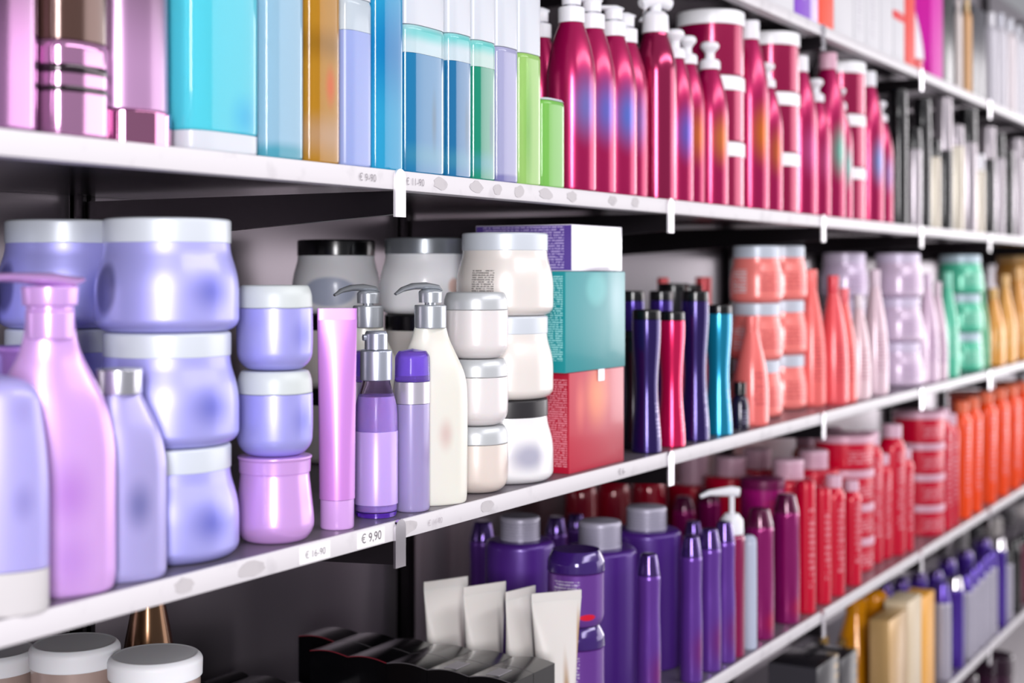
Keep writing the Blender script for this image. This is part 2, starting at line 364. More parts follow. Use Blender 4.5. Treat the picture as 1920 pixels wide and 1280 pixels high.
# ================================================================== PLACING
placed = {k: [] for k in ZS}
def put(sh, uc=None, w=None, gap=.006, y=None, ur=None, r=None, k=1., xy=None):
    """stand a round thing on a shelf in column uc with seen width w; step back while it would touch a neighbour"""
    if xy: x, yy = xy; rr = r or w * dep(x, yy) / F / 2; placed[sh].append((x, yy, rr * k)); return x, yy, rr
    off = 0
    for _ in range(150):
        if y is None:
            x, yy, rr = circ(None, r, uc, ur, w, gap + off)
        else: x, yy, rr = circ(y + off, r, uc, ur, w)
        if all(math.hypot(x - a, yy - b) > (rr + q) * k + .0008 if k < 1 else math.hypot(x - a, yy - b) > rr + q + .0008 for a, b, q in placed[sh]): break
        off += .003
    yy = min(yy, YB - .03 - rr)
    placed[sh].append((x, yy, rr * k)); return x, yy, rr
HMAX = {'top': 9, 'A': .332, 'M': .352, 'L': .352, 'B': .35}
def hh(sh, v, x, y): return min(hz(v, x, y) - ZS[sh], HMAX[sh])

# ------------------------------------------------------------------ MIDDLE SHELF: lilac things on the left
LI = 'a9a7ea'; PK = 'c9a0e0'; LIGHTLID = mat('ccd2da', .38, .15, name='lid'); 
def lilac(r, h, s=0):
    return mat(LI, .42, .4, .25, sss=.05, name='lilac pearl', blobs=prints(r, h, [(262, .36, .5, .26, '565cc0', .75, 1.), (166, .38, .3, .28, '3f3c74', .75, .4)]))
LILID = 'lilac jars with ribbed white lids'
def bigstack(x, y, r, vtop, labs, n=3, bodyf=None, lids=None, group=LILID, name='lilac_jar', sh='M', kind='belly', names=None):
    H = hh(sh, vtop, x, y); h = H / n
    stack(sh, x, y, r, [h - .0004] * n, [(labs[i], (bodyf(r, h) if callable(bodyf) else bodyf[i]), lids[i] if isinstance(lids, list) else lids, kind, group, name) for i in range(n)])
x, y, r = put('M', r=.0664, xy=(1.0225, .975))
bigstack(x, y, r, 411, ['large lilac jar at the foot of the front stack, behind the silver-capped bottle', 'large lilac jar in the middle of the front stack of three',
    'large lilac jar on top of the front stack, fully in view under the upper shelf'], bodyf=lilac, lids=LIGHTLID)
x, y, r = put('M', r=.0664, xy=(1.027, 1.113))
bigstack(x, y, r, 414, ['lilac jar at the foot of the rear stack, mostly hidden behind the front bottles', 'lilac jar second in the rear stack, its lid seen right of the pink pump neck',
    'large lilac jar on top of the rear stack, behind the pink pump head'], bodyf=lilac, lids=LIGHTLID)
x, y, r = put('M', r=.061, xy=(.912, 1.172))
bigstack(x, y, r, 425, ['lilac jar hidden low at the far left edge', 'lilac jar behind the blue-lilac bottle at the far left edge', 'lilac jar cropped by the left edge, only its rim showing under the shelf'], bodyf=lilac, lids=LIGHTLID)
# front bottles, flat in depth and turned towards the aisle
x, y = .782, .926; r = .040
t = thing('shampoo_bottle', 'blue-lilac round-shouldered bottle with a white foot cap, cropped by the left edge', 'bottle', (x, y, ZS['M']), rz=R(-40))
h = hh('M', 700, x, y)
lathe('base_cap', [(0, 0), (r*.97, 0, .002), (r, .004), (r, .034), (0, .034)], mat('c6c2c4', .45), t, asp=.6, pw=2.3)
lathe('body', [(0, .0345), (r, .0345, .001), (r, h*.62, h*.2), (r*.78, h*.96, h*.1), (0, h)], mat('a9a2de', .36, .2, .2, sss=.1, blobs=prints(r*.6, h, [(320, .47, .6, .13, '5d57a8', .6, 1.), (320, .85, .7, .1, '8a80c0', .4, 1.)])), t, n=56, asp=.6, pw=2.3, nf=12)
x, y = .851, .942; r = .053
PINK = mat('d3a5e6', .27, .3, .3, sss=.1, name='pink pearl', blobs=prints(.03, .2, [(300, .42, .9, .2, 'b478d2', .7, 1.), (300, .15, .9, .2, 'b986d8', .7, 1.)]))
t = thing('pump_bottle', 'tall pink-lilac bottle with a pink swan-neck pump head', 'bottle', (x, y, ZS['M']), rz=R(-40))
H = hh('M', 515, x, y)
lathe('body', [(0, 0), (r*.95, 0, .008), (r, H*.05, .012), (r, H*.54, H*.26), (r*.40, H*.78, H*.12), (r*.36, H*.90), (r*.30, H*.905)], PINK, t, n=60, asp=.5, nf=12)
bm = bmesh.new(); addloft(bm, [ring(q[0], q[0]*.96, q[1], 48) for q in fillet([(0.0001, H*.80), (r*.37, H*.80, .001), (r*.375, H*.885, .0015), (r*.34, H*.89), (r*.34, H*.9), (r*.42, H*.905, .001), (r*.44, H*.965, .002), (.0001, H*.967)])]); finish(bm, 'collar', PINK, t)
a = R(192); sweep('pump_head', [(r*.5*cos(a+pi), r*.5*sin(a+pi), H*.985), (r*.3*cos(a+pi), r*.3*sin(a+pi), H*.975), (0, 0, H*.985), (r*.6*cos(a), r*.6*sin(a), H*.992), (r*1.2*cos(a), r*1.2*sin(a), H*.99), (r*1.5*cos(a), r*1.5*sin(a), H*.975)],
      [(r*.2, .002), (r*.42, .006), (r*.44, .006), (r*.3, .004), (r*.2, .003), (r*.12, .002)], PINK, t)
x, y = .9225, .936; r = .0405; h = hh('M', 690, x, y)
t = thing('small_bottle', 'small pale lilac bottle with a silver screw cap in front of the lilac jars', 'bottle', (x, y, ZS['M']), rz=R(-40))
flask(t, r, h, mat('aaa3d8', .3, .3, .3, sss=.1, blobs=prints(r*.55, h, [(310, .36, .8, .17, '4f5596', .75, 1.)])), mat('c8c8d0', .25, .85), hn=.875, rn=.46, sh=.64, asp=.55, soft=.32)
placed['M'] += [(.782, .93, .03), (.851, .945, .035), (.9225, .936, .03)]
x, y, r = put('M', r=.029, xy=(.905, 1.03)); t = thing('open_pot', 'dark lilac flared pot behind the pump bottle at the left edge', 'pot', (x, y, ZS['M']))
h = hh('M', 648, x, y); lathe('body', [(0, 0), (r*.9, 0, .006), (r*.8, h*.7, .02), (r*.85, h-.01), (r, h-.004, .001), (r, h, .001), (0, h)], mat('9a6fc0', .3, .2), t)
# small lilac jars, third is a pink pot
x, y, r = put('M', r=.0378, xy=(1.137, .9405)); H = hh('M', 534, x, y); h = H / 3; z = ZS['M']
t = thing('flared_pot', 'lidless pink-lilac flared pot at the foot of the small lilac jars', 'pot', (x, y, z))
PP = mat('d0a0e2', .27, .3, .3, sss=.1, blobs=prints(r, h, [(285, .5, .5, .3, 'b983d2', .6, 1.)]))
lathe('body', [(0, 0), (r*.8, 0, .006), (r*1.03, h*.14, .016), (r*1.02, h*.3, .03), (r*.90, h*.78, .02), (r*.90, h*.80), (r*.93, h*.81), (r*.94, h*.955, .001), (r*.97, h*.97, .001), (r*.97, h*.995, .001), (r*.9, h)], PP, t, n=56, nf=8)
SM = lambda r, h: mat('a6a4e8', .38, .35, .3, sss=.05, blobs=prints(r, h, [(272, .42, .62, .3, '5a5fc0', .65, 1.)]))
for i, lb in ((1, 'small lilac jar with a rounded white lid, standing on the flared pink pot'), (2, 'small lilac jar with a rounded white lid, topmost beside the large lilac jars')):
    t = thing('small_jar', lb, 'jar', (x, y, z + h * i + .0004), 'small lilac jars'); jar(t, r, h - .0006, SM(r, h), mat('c4caca', .4, .05, name='lid'), 'round')
# tube
x, y, r = put('M', r=.0185, xy=(1.223, .9285)); h = hh('M', 578, x, y)
t = thing('squeeze_tube', 'pink crimp-topped squeeze tube standing on its cap', 'tube', (x, y, ZS['M']))
tube(t, r*1.0, h, .0205, mat('c987d6', .36, .2, .15, sss=.1, blobs=prints(r, h, [(290, .3, .6, .12, 'b979cc', .5, 1.)])), mat('cfa0e0', .25, .1, .3), .031, R(-50))
# clear purple bottle
x, y, r = put('M', r=.0235, xy=(1.305, .9376)); h = hh('M', 620, x, y); zb = hh('M', 713, x, y); zl = hh('M', 742, x, y)
t = thing('serum_bottle', 'clear purple bottle with a silver push dispenser, liquid below its shoulder', 'bottle', (x, y, ZS['M']))
GL = mat('e2d0ee', .04, trans=1, ior=1.12, name='tinted clear plastic')
lathe('body', [(0, 0), (r*.93, 0, .003), (r*.97, .006), (r, h*.5, .05), (r*.98, zl-.01, .02), (r*.66, zb-.003, .004), (r*.64, zb)], GL, t, n=56, nf=8)
lathe('liquid', [(0, .006), (r*.88, .006, .002), (r*.92, h*.5, .03), (r*.88, zl-.01, .01), (r*.84, zl), (0, zl)], mat('b79fe8', .2, sss=.2, name='lilac liquid'), t, n=48)
lathe('base', [(0, .0005), (r*.9, .0005), (r*.9, .0055), (0, .0055)], mat('5c2fb0', .1, .1, .5), t)
lab = lathe('label', [(r*1.002, .014), (r*1.012, .0142), (r*1.012, h*.46), (r*1.002, h*.462)], mat('bb9ee2', .3, .1, sss=.2), t, n=56)
lathe('dispenser_collar', [(0, zb+.0005), (r*.74, zb+.0005, .001), (r*.74, h*.895, .0015), (0, h*.9)], mat('bfc4d2', .3, .75), t, n=48)
lathe('push_button', [(0, h*.9), (r*.53, h*.9), (r*.53, h*.985, .001), (r*.45, h, .001), (0, h)], mat('b7bccb', .3, .75), t, n=40)
sweep('nozzle', [(0, 0, h*.965), (-r*.55, r*.35, h*.965)], [(.004, .004), (.0032, .0035)], mat('b7bccb', .3, .75), t)
# purple clear capped bottle and its twin behind
def capped(x, y, r, lab):
    h = hh('M', 653, x, y); zc = hh('M', 713, x, y); z2 = hh('M', 754, x, y)
    t = thing('styling_bottle', lab, 'bottle', (x, y, ZS['M']), 'lavender bottles with clear purple caps')
    lathe('body', [(0, 0), (r*.96, 0, .003), (r, .005), (r, z2-.001), (0, z2-.001)], mat('a699cb', .3, .1, .3, sss=.2, trans=.15, blobs=prints(r, h, [(280, .35, .7, .12, '8a72ab', .6, 1.)])), t, n=48, asp=.9)
    lathe('silver_band', [(0, z2-.0005), (r*1.02, z2-.0005), (r*1.02, zc-.001), (0, zc-.001)], mat('cfc9d6', .28, .6), t, n=48, asp=.9)
    lathe('cap', [(0, zc-.0005), (r*1.03, zc-.0005, .001), (r*1.0, h*.955, .004), (r*.8, h*.985), (0, h)], mat('9a78e4', .06, trans=.8, ior=1.2, name='clear purple cap'), t, n=48, asp=.9)
    lathe('inner_cap', [(0, zc+.006), (r*.8, zc+.006), (r*.7, h*.955, .004), (0, h*.96)], mat('b4a0f0', .3), t, n=36, asp=.9)
x, y, r = put('M', r=.0208, xy=(1.357, .925)); capped(x, y, r, 'lavender bottle with a clear purple cap beside the cream pump bottle')
x, y, r = put('M', r=.0208, xy=(1.382, 1.006)); capped(x, y, r, 'lavender bottle half hidden behind the silver push dispenser')
# cream pump bottles
CREAM = 'dedcd2'; SP = mat('b9bec4', .28, .6, name='silver plastic')
def creampump(x, y, lab, vh, vc, vs, hw=.0445):
    H = hh('M', vs, x, y); hc = hh('M', vc, x, y); r = hw
    t = thing('pump_bottle', lab, 'bottle', (x, y, ZS['M']), 'cream bottles with silver pump heads')
    b = bpy.data.objects
    lathe('body', [(0, 0), (r*.95, 0, .004), (r*.98, .008, .004), (r, H*.55, .03), (r*.97, H*.72, .05), (r*.50, H*.93, .03), (r*.42, H), (r*.38, H)],
          mat(CREAM, .32, .05, .2, sss=.15, blobs=prints(r*.55, H, [(300, .40, .55, .13, 'c9a9a4', .75, 1.)])), t, n=56, asp=.55, nf=8).rotation_euler[2] = R(-42)
    pump(t, H + .002, r*.415, SP, 148, L=r*.98, swoop=True, collar_h=hc - H - .002, stem=.0125)
x, y, _ = put('M', r=.026, xy=(1.408, .935)); creampump(x, y, 'cream bottle with a silver curved pump head, nearest the small cream jars', 533, 573, 613)
x, y, _ = put('M', r=.026, xy=(1.445, 1.05)); creampump(x, y, 'cream pump bottle standing behind the clear purple serum bottle', 532, 574, 612)
# small cream jars
CJ = lambda r, h, c='e4dfdf', b='d8bcbc': mat(c, .3, .1, .3, sss=.15, name='cream pearl', blobs=prints(r, h, [(285, .4, .45, .3, b, .6, 1.)]))
x, y, r = put('M', r=.0398, xy=(1.517, .941)); H = hh('M', 547, x, y); h = H / 3
for i, (lb, b) in enumerate([('small cream jar at the foot of the stack beside the cream pump bottle', 'a88f86'), ('small cream jar in the middle of its stack, beside the cream pump bottle', 'd6c4c8'), ('small white jar with a rounded silver-grey lid, topmost in its stack', 'd3aeb6')]):
    t = thing('small_jar', lb, 'jar', (x, y, ZS['M'] + h*i + .0004), 'small cream jars'); jar(t, r, h - .0006, CJ(r, h, 'e0dada' if i else 'ddd0c8', b), mat('c3c6c9', .33, .3, name='lid'), 'round')
# large cream stacks
def cream(r, h): return mat('e2dbd6', .3, .12, .3, sss=.1, name='cream pearl')
x, y, r = put('M', r=.0625, xy=(1.622, .962)); h = hh('M', 437, x, y) / 3
rowtext = text(r, h, 183, .42, .25, .13, '55504e', .8, .0028)
specs = [('large white jar with a black lid, lowest in the stack beside the red box', mat('e6e4e6', .28, .05, .3, sss=.1, blobs=prints(r, h, [(240, .33, .6, .24, '8b8aa8', .7, .8)])), mat('2a282b', .35), 'belly', 'large cream jars', 'cream_jar'),
         ('large cream jar in the middle of the stack beside the teal box', cream(r, h), LIGHTLID, 'belly', 'large cream jars', 'cream_jar'),
         ('large cream jar with small grey print, topmost beside the purple box', mat('e2dbd6', .3, .12, .3, sss=.1, rows=rowtext), LIGHTLID, 'belly', 'large cream jars', 'cream_jar')]
stack('M', x, y, r, [h - .0004]*3, specs)
x, y, r = put('M', r=.062, xy=(1.690, 1.132)); h = hh('M', 446, x, y) / 3
WB = mat('f4f4f8', .4, 0, .3, sss=.1, blobs=prints(r, h, [(255, .36, .22, .14, 'd9a48e', .7, .5), (222, .24, .4, .12, 'a9a8b4', .5, 1.)]))
stack('M', x, y, r, [h - .0004]*3, [('white jar at the foot of the grey-lidded stack, hidden behind the small cream jars', cream(r, h), mat('8d9298', .3, .5), 'belly', 'large cream jars', 'cream_jar'),
    ('white jar with a black lid below the grey-lidded jar, beside the cream pump neck', cream(r, h), BLACK, 'belly', 'large cream jars', 'cream_jar'),
    ('white jar with a grey metallic lid, topmost left of the cream jar', WB, mat('8d9298', .3, .5), 'belly', 'large cream jars', 'cream_jar')])
x, y, r = put('M', r=.062, xy=(1.668, 1.268)); h = hh('M', 450, x, y) / 3
WB2 = mat('f4f4f8', .4, 0, .3, sss=.1, blobs=prints(r, h, [(208, .3, .7, .22, '8e9dbf', .7, .25)]))
stack('M', x, y, r, [h - .0004]*3, [('white jar at the foot of the rearmost stack, behind the pink tube', cream(r, h), BLACK, 'belly', 'large cream jars', 'cream_jar'),
    ('white jar in the middle of the rearmost stack, behind the pink tube', cream(r, h), BLACK, 'belly', 'large cream jars', 'cream_jar'),
    ('white jar with a black lid and pale blue label, topmost above the pink tube', WB2, BLACK, 'belly', 'large cream jars', 'cream_jar')])
# carton boxes
def carton(sh, x0, x1, y0, y1, z, h, face, side, lab, rows=None, top=None, name='carton', group=None, facep=(), cat='box'):
    t = thing(name, lab, cat, ((x0+x1)/2, (y0+y1)/2, z), group); w, d = (x1-x0)/2, (y1-y0)/2
    box('body', -w, w, -d, d, 0, h, face, t, bev=.0009)
    if side:
        box('side_panel', -w - .0003, -w - .00002, -d + .001, d - .001, .001, h - .001, side, t, bev=0)
    if top: box('flap', -w + .001, w - .001, -d + .001, d - .001, h + .0001, h + .0009, top, t, bev=0)
    return t
zM = ZS['M']; hr = .1335
REDF = mat('b8223c', .4, 0, .12, name='glossy red card', blobs=((0, -.067, .10, .05, .05, .06, 'e8804a', .85, 1.), (-.05, -.067, .09, .02, .03, .05, 'e0685a', .6, 1.)))
REDS = mat('b01030', .35, rows=((-.08, -.03, .067, .01, .036, .058, 'e89aa8', .75, .0030),), name='red card side')
carton('M', 1.704, 1.868, .912, 1.05, zM, hr, REDF, REDS, 'red and orange box at the bottom of the three stacked boxes')
TEAF = mat('168a90', .4, 0, .12, name='glossy teal card', blobs=((.06, -.067, .10, .04, .05, .06, '8ab8c0', .6, 1.), (.0, -.067, .11, .04, .05, .03, '58b8b8', .6, .6)))
TEAS = mat('0d8a90', .35, rows=((-.08, -.04, .072, .01, .026, .056, 'a6e0e0', .75, .0030),), name='teal card side')
carton('M', 1.690, 1.868, .910, 1.05, zM + hr + .0005, .1335, TEAF, TEAS, 'teal box in the middle of the three stacked boxes')
PURS = mat('5a4296', .35, rows=((-.08, 0, .033, .01, .063, .03, 'c0b0e0', .8, .0036),), name='purple card side')
carton('M', 1.712, 1.862, .912, 1.062, zM + 2*hr + .0012, .062, mat('eeeaf4', .25, coat=.4, blobs=((.02, -.075, 0, .08, .02, .008, '3a2c5a', .7, .6),)), PURS, 'white-fronted box with purple printed side, topmost of the stacked boxes')
box('silver_seal', .0, .018, -.0705, -.0697, .118, .134, SILVER, bpy.data.objects['carton'], bev=0)
placed['M'] += [(1.75, .96, .05), (1.82, .96, .05), (1.75, 1.03, .05), (1.82, 1.03, .05)]
# hourglass styling bottles
DP = mat('2b1760', .2, .6, .5, name='deep purple gloss'); HOT = mat('e0105a', .2, .6, .5, name='hot pink gloss'); TEALB = mat('0f93ba', .2, .6, .5, name='teal gloss')
def wlab(c, r, h, tc='b8b0d0'): return mat(c, .2, .6, .5, rows=text(r, h, 285, .22, .5, .13, tc, .5, .006))
for uc, w, v, c, lb, yy in [(1212, 54, 580, '2b1760', 'dark purple waisted bottle with black cap right beside the red box', None), (1259, 50, 583, 'e0105a', 'hot pink waisted bottle with a black cap', None),
      (1303, 52, 545, '2b1760', 'tallest dark purple waisted bottle, between the hot pink and teal ones', None), (1347, 50, 571, '0f93ba', 'teal waisted bottle with a black cap beside the coral jars', None),
      (1186, 44, 545, '3a2080', 'purple waisted bottle in the back row beside the teal box', 1.02), (1239, 44, 545, '3a2080', 'purple waisted bottle in the back row above the hot pink one', 1.03),
      (1187, 36, 620, '18141f', 'near-black bottle squeezed between the red box and the purple bottle', .945)]:
    x, y, r = put('M', uc, w, y=yy); t = thing('waisted_bottle', lb, 'bottle', (x, y, zM), 'waisted hair styling bottles'); h = hh('M', v, x, y)
    waist_bottle(t, r, h, wlab(c, r, h, 'e8a0a8' if c[0] == 'e' else 'b8b0d0'), BLACK)
x, y, r = put('M', 1387, 36, y=.93); h = hh('M', 716, x, y); t = thing('small_bottle', 'small near-black bottle standing before the coral bottles', 'bottle', (x, y, zM))
lathe('body', [(0, 0), (r*1.0, 0, .003), (r*.95, h*.5), (r*.7, h*.72, .006), (0, h*.73)], mat('1c1430', .15, .2, .6, rows=text(r, h, 260, .25, .6, .15, '9a94b0', .6, .005)), t)
lathe('cap', [(0, h*.73), (r*.66, h*.73), (r*.66, h, .001), (0, h)], BLACK, t)
for uc, w, v, lb, c in [(1262, 58, 531, 'wide crimson jar with a black lid behind the waisted bottles, nearer the boxes', 'b01848'), (1290, 54, 533, 'wide crimson jar with a black lid behind the tallest purple bottle', 'a01040')]:
    x, y, r = put('M', uc, w, y=1.10); h = hh('M', v, x, y); t = thing('black_lid_jar', lb, 'jar', (x, y, zM), 'crimson jars with black lids'); jar(t, r, h, mat(c, .3, .3), BLACK, 'straight')
for uc, w, v, lb in [(1243, 26, 520, 'coral bottle at the back wall above the crimson jars'), (1319, 36, 519, 'coral bottle with a silver edge at the back above the teal waisted bottle')]:
    x, y, r = put('M', uc, w, y=1.24); h = hh('M', v, x, y); t = thing('coral_bottle', lb, 'bottle', (x, y, zM), 'coral bottles'); flask(t, r*1.3, h, mat('e0525a', .3, .2), mat('e0525a', .3, .2), rn=.6)

# ------------------------------------------------------------------ MIDDLE SHELF: coral, blush, mint and orange groups
def coralm(r, h, c='f4827c', tc='c04048'): return mat(c, .27, .12, .5, sss=.05, name='coral plastic', rows=text(r, h, 245, .34, .5, .16, tc, .6, .0075))
def flaskset(sh, lst, group, cat='bottle', name='shampoo_bottle', soft=.3):
    for uc, w, v, lb, bc, cc, yy, tc in lst:
        x, y, r = put(sh, uc, w, y=yy); h = hh(sh, v, x, y); t = thing(name, lb, cat, (x, y, ZS[sh]), group)
        flask(t, r, h, coralm(r, h, bc, tc), mat(cc, .3, .1, .3), hn=.86, rn=.36, sh=.46, soft=soft)
def jarset(sh, uc, w, v, n, labs, bc, lc, group, yy=None, tc='c04048', kind='belly', name='mask_jar', side=False):
    x, y, r = put(sh, uc, w, y=yy); h = hh(sh, v, x, y) / n
    bmx = mat(bc, .27, .12, .35, sss=.05, rows=text(r, h, 245, .36, .5, .18, tc, .6, .0075) + (text(r, h, 162, .38, .3, .2, 'e8e4ea', .9, .006) if side else ()))
    stack(sh, x, y, r, [h - .0004]*n, [(labs[i], bmx, mat(lc, .35, .1, name='lid'), kind, group, name) for i in range(n)])
CG = 'coral bottles'
flaskset('M', [(1409, 64, 592, 'coral bottle standing in front of the coral jar stack', 'f0726e', 'f0726e', .935, 'b84048')], CG)
jarset('M', 1418, 98, 461, 3, ['coral jar at the foot of the left coral stack, behind the front bottle', 'coral jar in the middle of the left coral stack', 'coral jar with white side label, topmost of the left coral stack'], 'f4827c', 'c3cbd8', 'coral jars with pale lids', .985, side=True)
jarset('M', 1466, 94, 461, 3, ['coral jar at the foot of the right coral stack', 'coral jar with a pale lid in the middle of the right coral stack', 'coral jar topmost of the right coral stack, beside the tall coral bottles'], 'f4827c', 'c3cbd8', 'coral jars with pale lids', 1.0)
flaskset('M', [(1521, 56, 505, 'tall coral bottle right beside the coral jars', 'ef6f6c', 'ef6f6c', None, 'b03a44'), (1562, 56, 516, 'coral bottle with a red neck, second after the jars', 'e8555c', 'd83848', None, 'b03a44'), (1582, 50, 540, 'last coral bottle, touching the blush group', 'ee6a68', 'e8606a', None, 'b03a44')], CG)
PG = 'blush pink bottles'; JL = 'pale lilac jars'
flaskset('M', [(1610, 44, 552, 'pale blush bottle with a bright rim next to the coral bottles', 'e6c8d0', 'e2d6de', None, 'b07888'), (1640, 50, 505, 'tall blush bottle between the two pale jar stacks', 'e2c4d0', 'dcc4d4', None, 'a87890'),
    (1632, 44, 590, 'short blush bottle in the front row', 'e8ccd4', 'e6d6de', None, 'b07888')], PG)
jarset('M', 1583, 88, 474, 3, ['pale lilac jar at the foot of the stack behind the coral bottles', 'pale lilac jar in the middle of the stack behind the coral bottles', 'pale lilac jar showing above the coral bottles'], 'd3c0dc', 'd8cce4', JL, 1.03, 'a888b0')
jarset('M', 1683, 92, 475, 3, ['pale lilac jar at the foot of the stack between blush and mint', 'pale lilac jar in the middle of the stack between blush and mint', 'pale lilac jar topmost between the blush and mint bottles'], 'd6c0d8', 'd8cce4', JL, None, 'a888b0')
flaskset('M', [(1716, 46, 560, 'blush bottle in front of the pale jar, short', 'dcc2d6', 'dccce0', None, '8c6c94'), (1738, 44, 512, 'tall blush-lilac bottle before the mint group', 'd8bcd2', 'd4bcd4', None, '8c6c94'), (1757, 40, 528, 'last blush bottle, half before the mint bottle', 'd8bccc', 'd8c4d0', None, '8c6c94')], PG)
MG = 'mint green bottles'
flaskset('M', [(1776, 44, 510, 'mint green bottle with sloping shoulders, first of the green group', '58c8a4', '7ad4b8', None, 'b8ecd8')], MG)
jarset('M', 1800, 84, 478, 3, ['mint green jar at the foot of the green stack', 'mint green jar in the middle of the green stack', 'mint green jar with a pale lid, topmost of the green stack'], '54c6a2', 'bcd0dc', 'mint green jars', None, 'c8f0e0')
flaskset('M', [(1822, 40, 560, 'pale mint bottle with a bright cap before the green jars', '88d8bc', 'c8ece0', None, 'e8f8f0'), (1840, 32, 530, 'dark green bottle at the end of the mint group', '1f9860', '2fa870', None, '90d0a8')], MG)
OG = 'golden orange bottles'
flaskset('M', [(1862, 42, 540, 'golden orange bottle right after the green group', 'e8a040', 'eab868', None, 'f4d8a0'), (1884, 40, 515, 'golden orange bottle in the middle of the orange group', 'ecac50', 'f0c078', None, 'f4d8a0'), (1908, 40, 500, 'amber bottle beside the right edge of the photo on the middle shelf', 'e6a048', 'eeb870', None, 'f4d8a0'),
    (1935, 44, 520, 'amber bottle cut by the right edge', 'e09048', 'e8a868', None, 'f4d8a0')], OG)
jarset('M', 1905, 78, 480, 3, ['orange jar at the foot of the orange stack', 'orange jar in the middle of the orange stack', 'orange jar topmost behind the golden bottles'], 'e8a44c', 'ecc080', 'orange jars', 1.08, 'f4d8a0')

# ------------------------------------------------------------------ UPPER SHELF: pink metallic, blue clear and magenta
zA = ZS['A']
def blk(u0, u1, d, v, lb, body, cap=None, vc=None, capm=None, liquid=None, vl=None, base=None, vb=None, name='clear_bottle', cat='bottle', group='clear coloured bottles', pw=3.6, h=None, taper=0, fillx=.96):
    x0, x1 = xat(u0, Y0 + .005), xat(u1, Y0 + .005); w = (x1 - x0) * fillx; x = (x0 + x1) / 2; y = Y0 + .006 + d / 2
    H = h or hh('A', v, x, y)
    t = thing(name, lb, cat, (x, y, zA), group); placed['A'].append((x, y, w/2))
    zz = lambda q: hh('A', q, x, Y0 + .006)
    block(t, w, d, H, body, cap is not None, zz(vc) if vc is not None else None, capm, pw, liquid, zz(vl) if vl is not None else None, base, zz(vb) if vb is not None else 0, taper)
    return t, x, y, w, H
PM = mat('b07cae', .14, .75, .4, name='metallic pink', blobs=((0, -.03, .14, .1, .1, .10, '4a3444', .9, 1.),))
PM2 = mat('cc94c0', .12, .8, .4, name='metallic pink')
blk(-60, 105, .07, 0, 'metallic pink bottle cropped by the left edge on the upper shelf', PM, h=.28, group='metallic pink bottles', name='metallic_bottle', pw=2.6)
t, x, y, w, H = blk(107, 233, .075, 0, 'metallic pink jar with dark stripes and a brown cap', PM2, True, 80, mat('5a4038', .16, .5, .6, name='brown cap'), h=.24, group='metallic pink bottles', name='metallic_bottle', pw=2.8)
for za, zb_ in ((124, 141), (164, 176)):
    a = hh('A', zb_, x, Y0 + .006); b = hh('A', za, x, Y0 + .006)
    lathe('dark_stripe', [(w/2*1.001, a), (w/2*1.006, a + .0003), (w/2*1.006, b - .0003), (w/2*1.001, b)], mat('2a1c26', .12, .5, .5), t, n=56, pw=2.8, asp=.075/w)
x0, x1 = xat(233, .905), xat(362, .905); r = (x1-x0)/2*.96; x = (x0+x1)/2; y = Y0 + .006 + r
t = thing('metallic_tube', 'pink tube with a chrome foot cap beside the cyan bottle', 'tube', (x, y, zA), 'metallic pink bottles'); zc = hh('A', 208, x, Y0+.01)
lathe('cap', [(0, 0), (r*.99, 0, .001), (r, zc-.001, .001), (0, zc-.001)], mat('d890b8', .05, 1, name='pink chrome'), t, n=56)
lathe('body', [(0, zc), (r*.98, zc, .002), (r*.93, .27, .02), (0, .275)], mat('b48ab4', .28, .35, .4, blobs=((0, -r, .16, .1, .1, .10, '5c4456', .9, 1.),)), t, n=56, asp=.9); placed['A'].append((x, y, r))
CLR = dict(rough=.05, trans=.85, ior=1.25, coat=.3)
def clear(c, blobs=(), **k): q = dict(CLR); q.update(k); return mat(c, q['rough'], 0, q['coat'], q['trans'], ior=q['ior'], blobs=blobs, name='clear tinted plastic')
WCAP = mat('c6cad2', .3, sss=.1, name='white cap')
blk(364, 503, .05, 0, 'large cyan bottle with a white foot cap', clear('58d4e6', blobs=((.02, -.03, .035, .03, .04, .03, '18b4e6', .8, 1.),), trans=.3), h=.28, base=WCAP, vb=250)
blk(505, 583, .045, 0, 'pale blue clear bottle between the cyan and the amber ones', clear('9cc6de', blobs=((0, -.02, 0, .1, .1, .02, '2f9fb4', .8, .6),), trans=.3), h=.28)
blk(585, 650, .045, 0, 'amber brown clear bottle', clear('c08a22', blobs=((.003, -.022, .078, .012, .03, .03, 'e06000', 1., 1.), (0, -.02, .028, .1, .1, .03, 'c8a890', .6, 1.), (0, -.02, .12, .1, .1, .025, '8a6010', .6, 1.)), trans=.35), h=.28)
blk(652, 708, .045, 0, 'pale lavender-blue bottle with a white top, right beside the amber one', clear('d4e0ea', trans=.35), True, 0, WCAP, h=.28, liquid=mat('8f9dd0', .3, sss=.2), vl=60)
blk(710, 768, .045, 0, 'deep cyan-blue bottle beside the white-capped row', clear('2a9cc8', blobs=((0, -.022, .13, .1, .1, .08, '0078b4', .95, 1.),), trans=.15), h=.28)
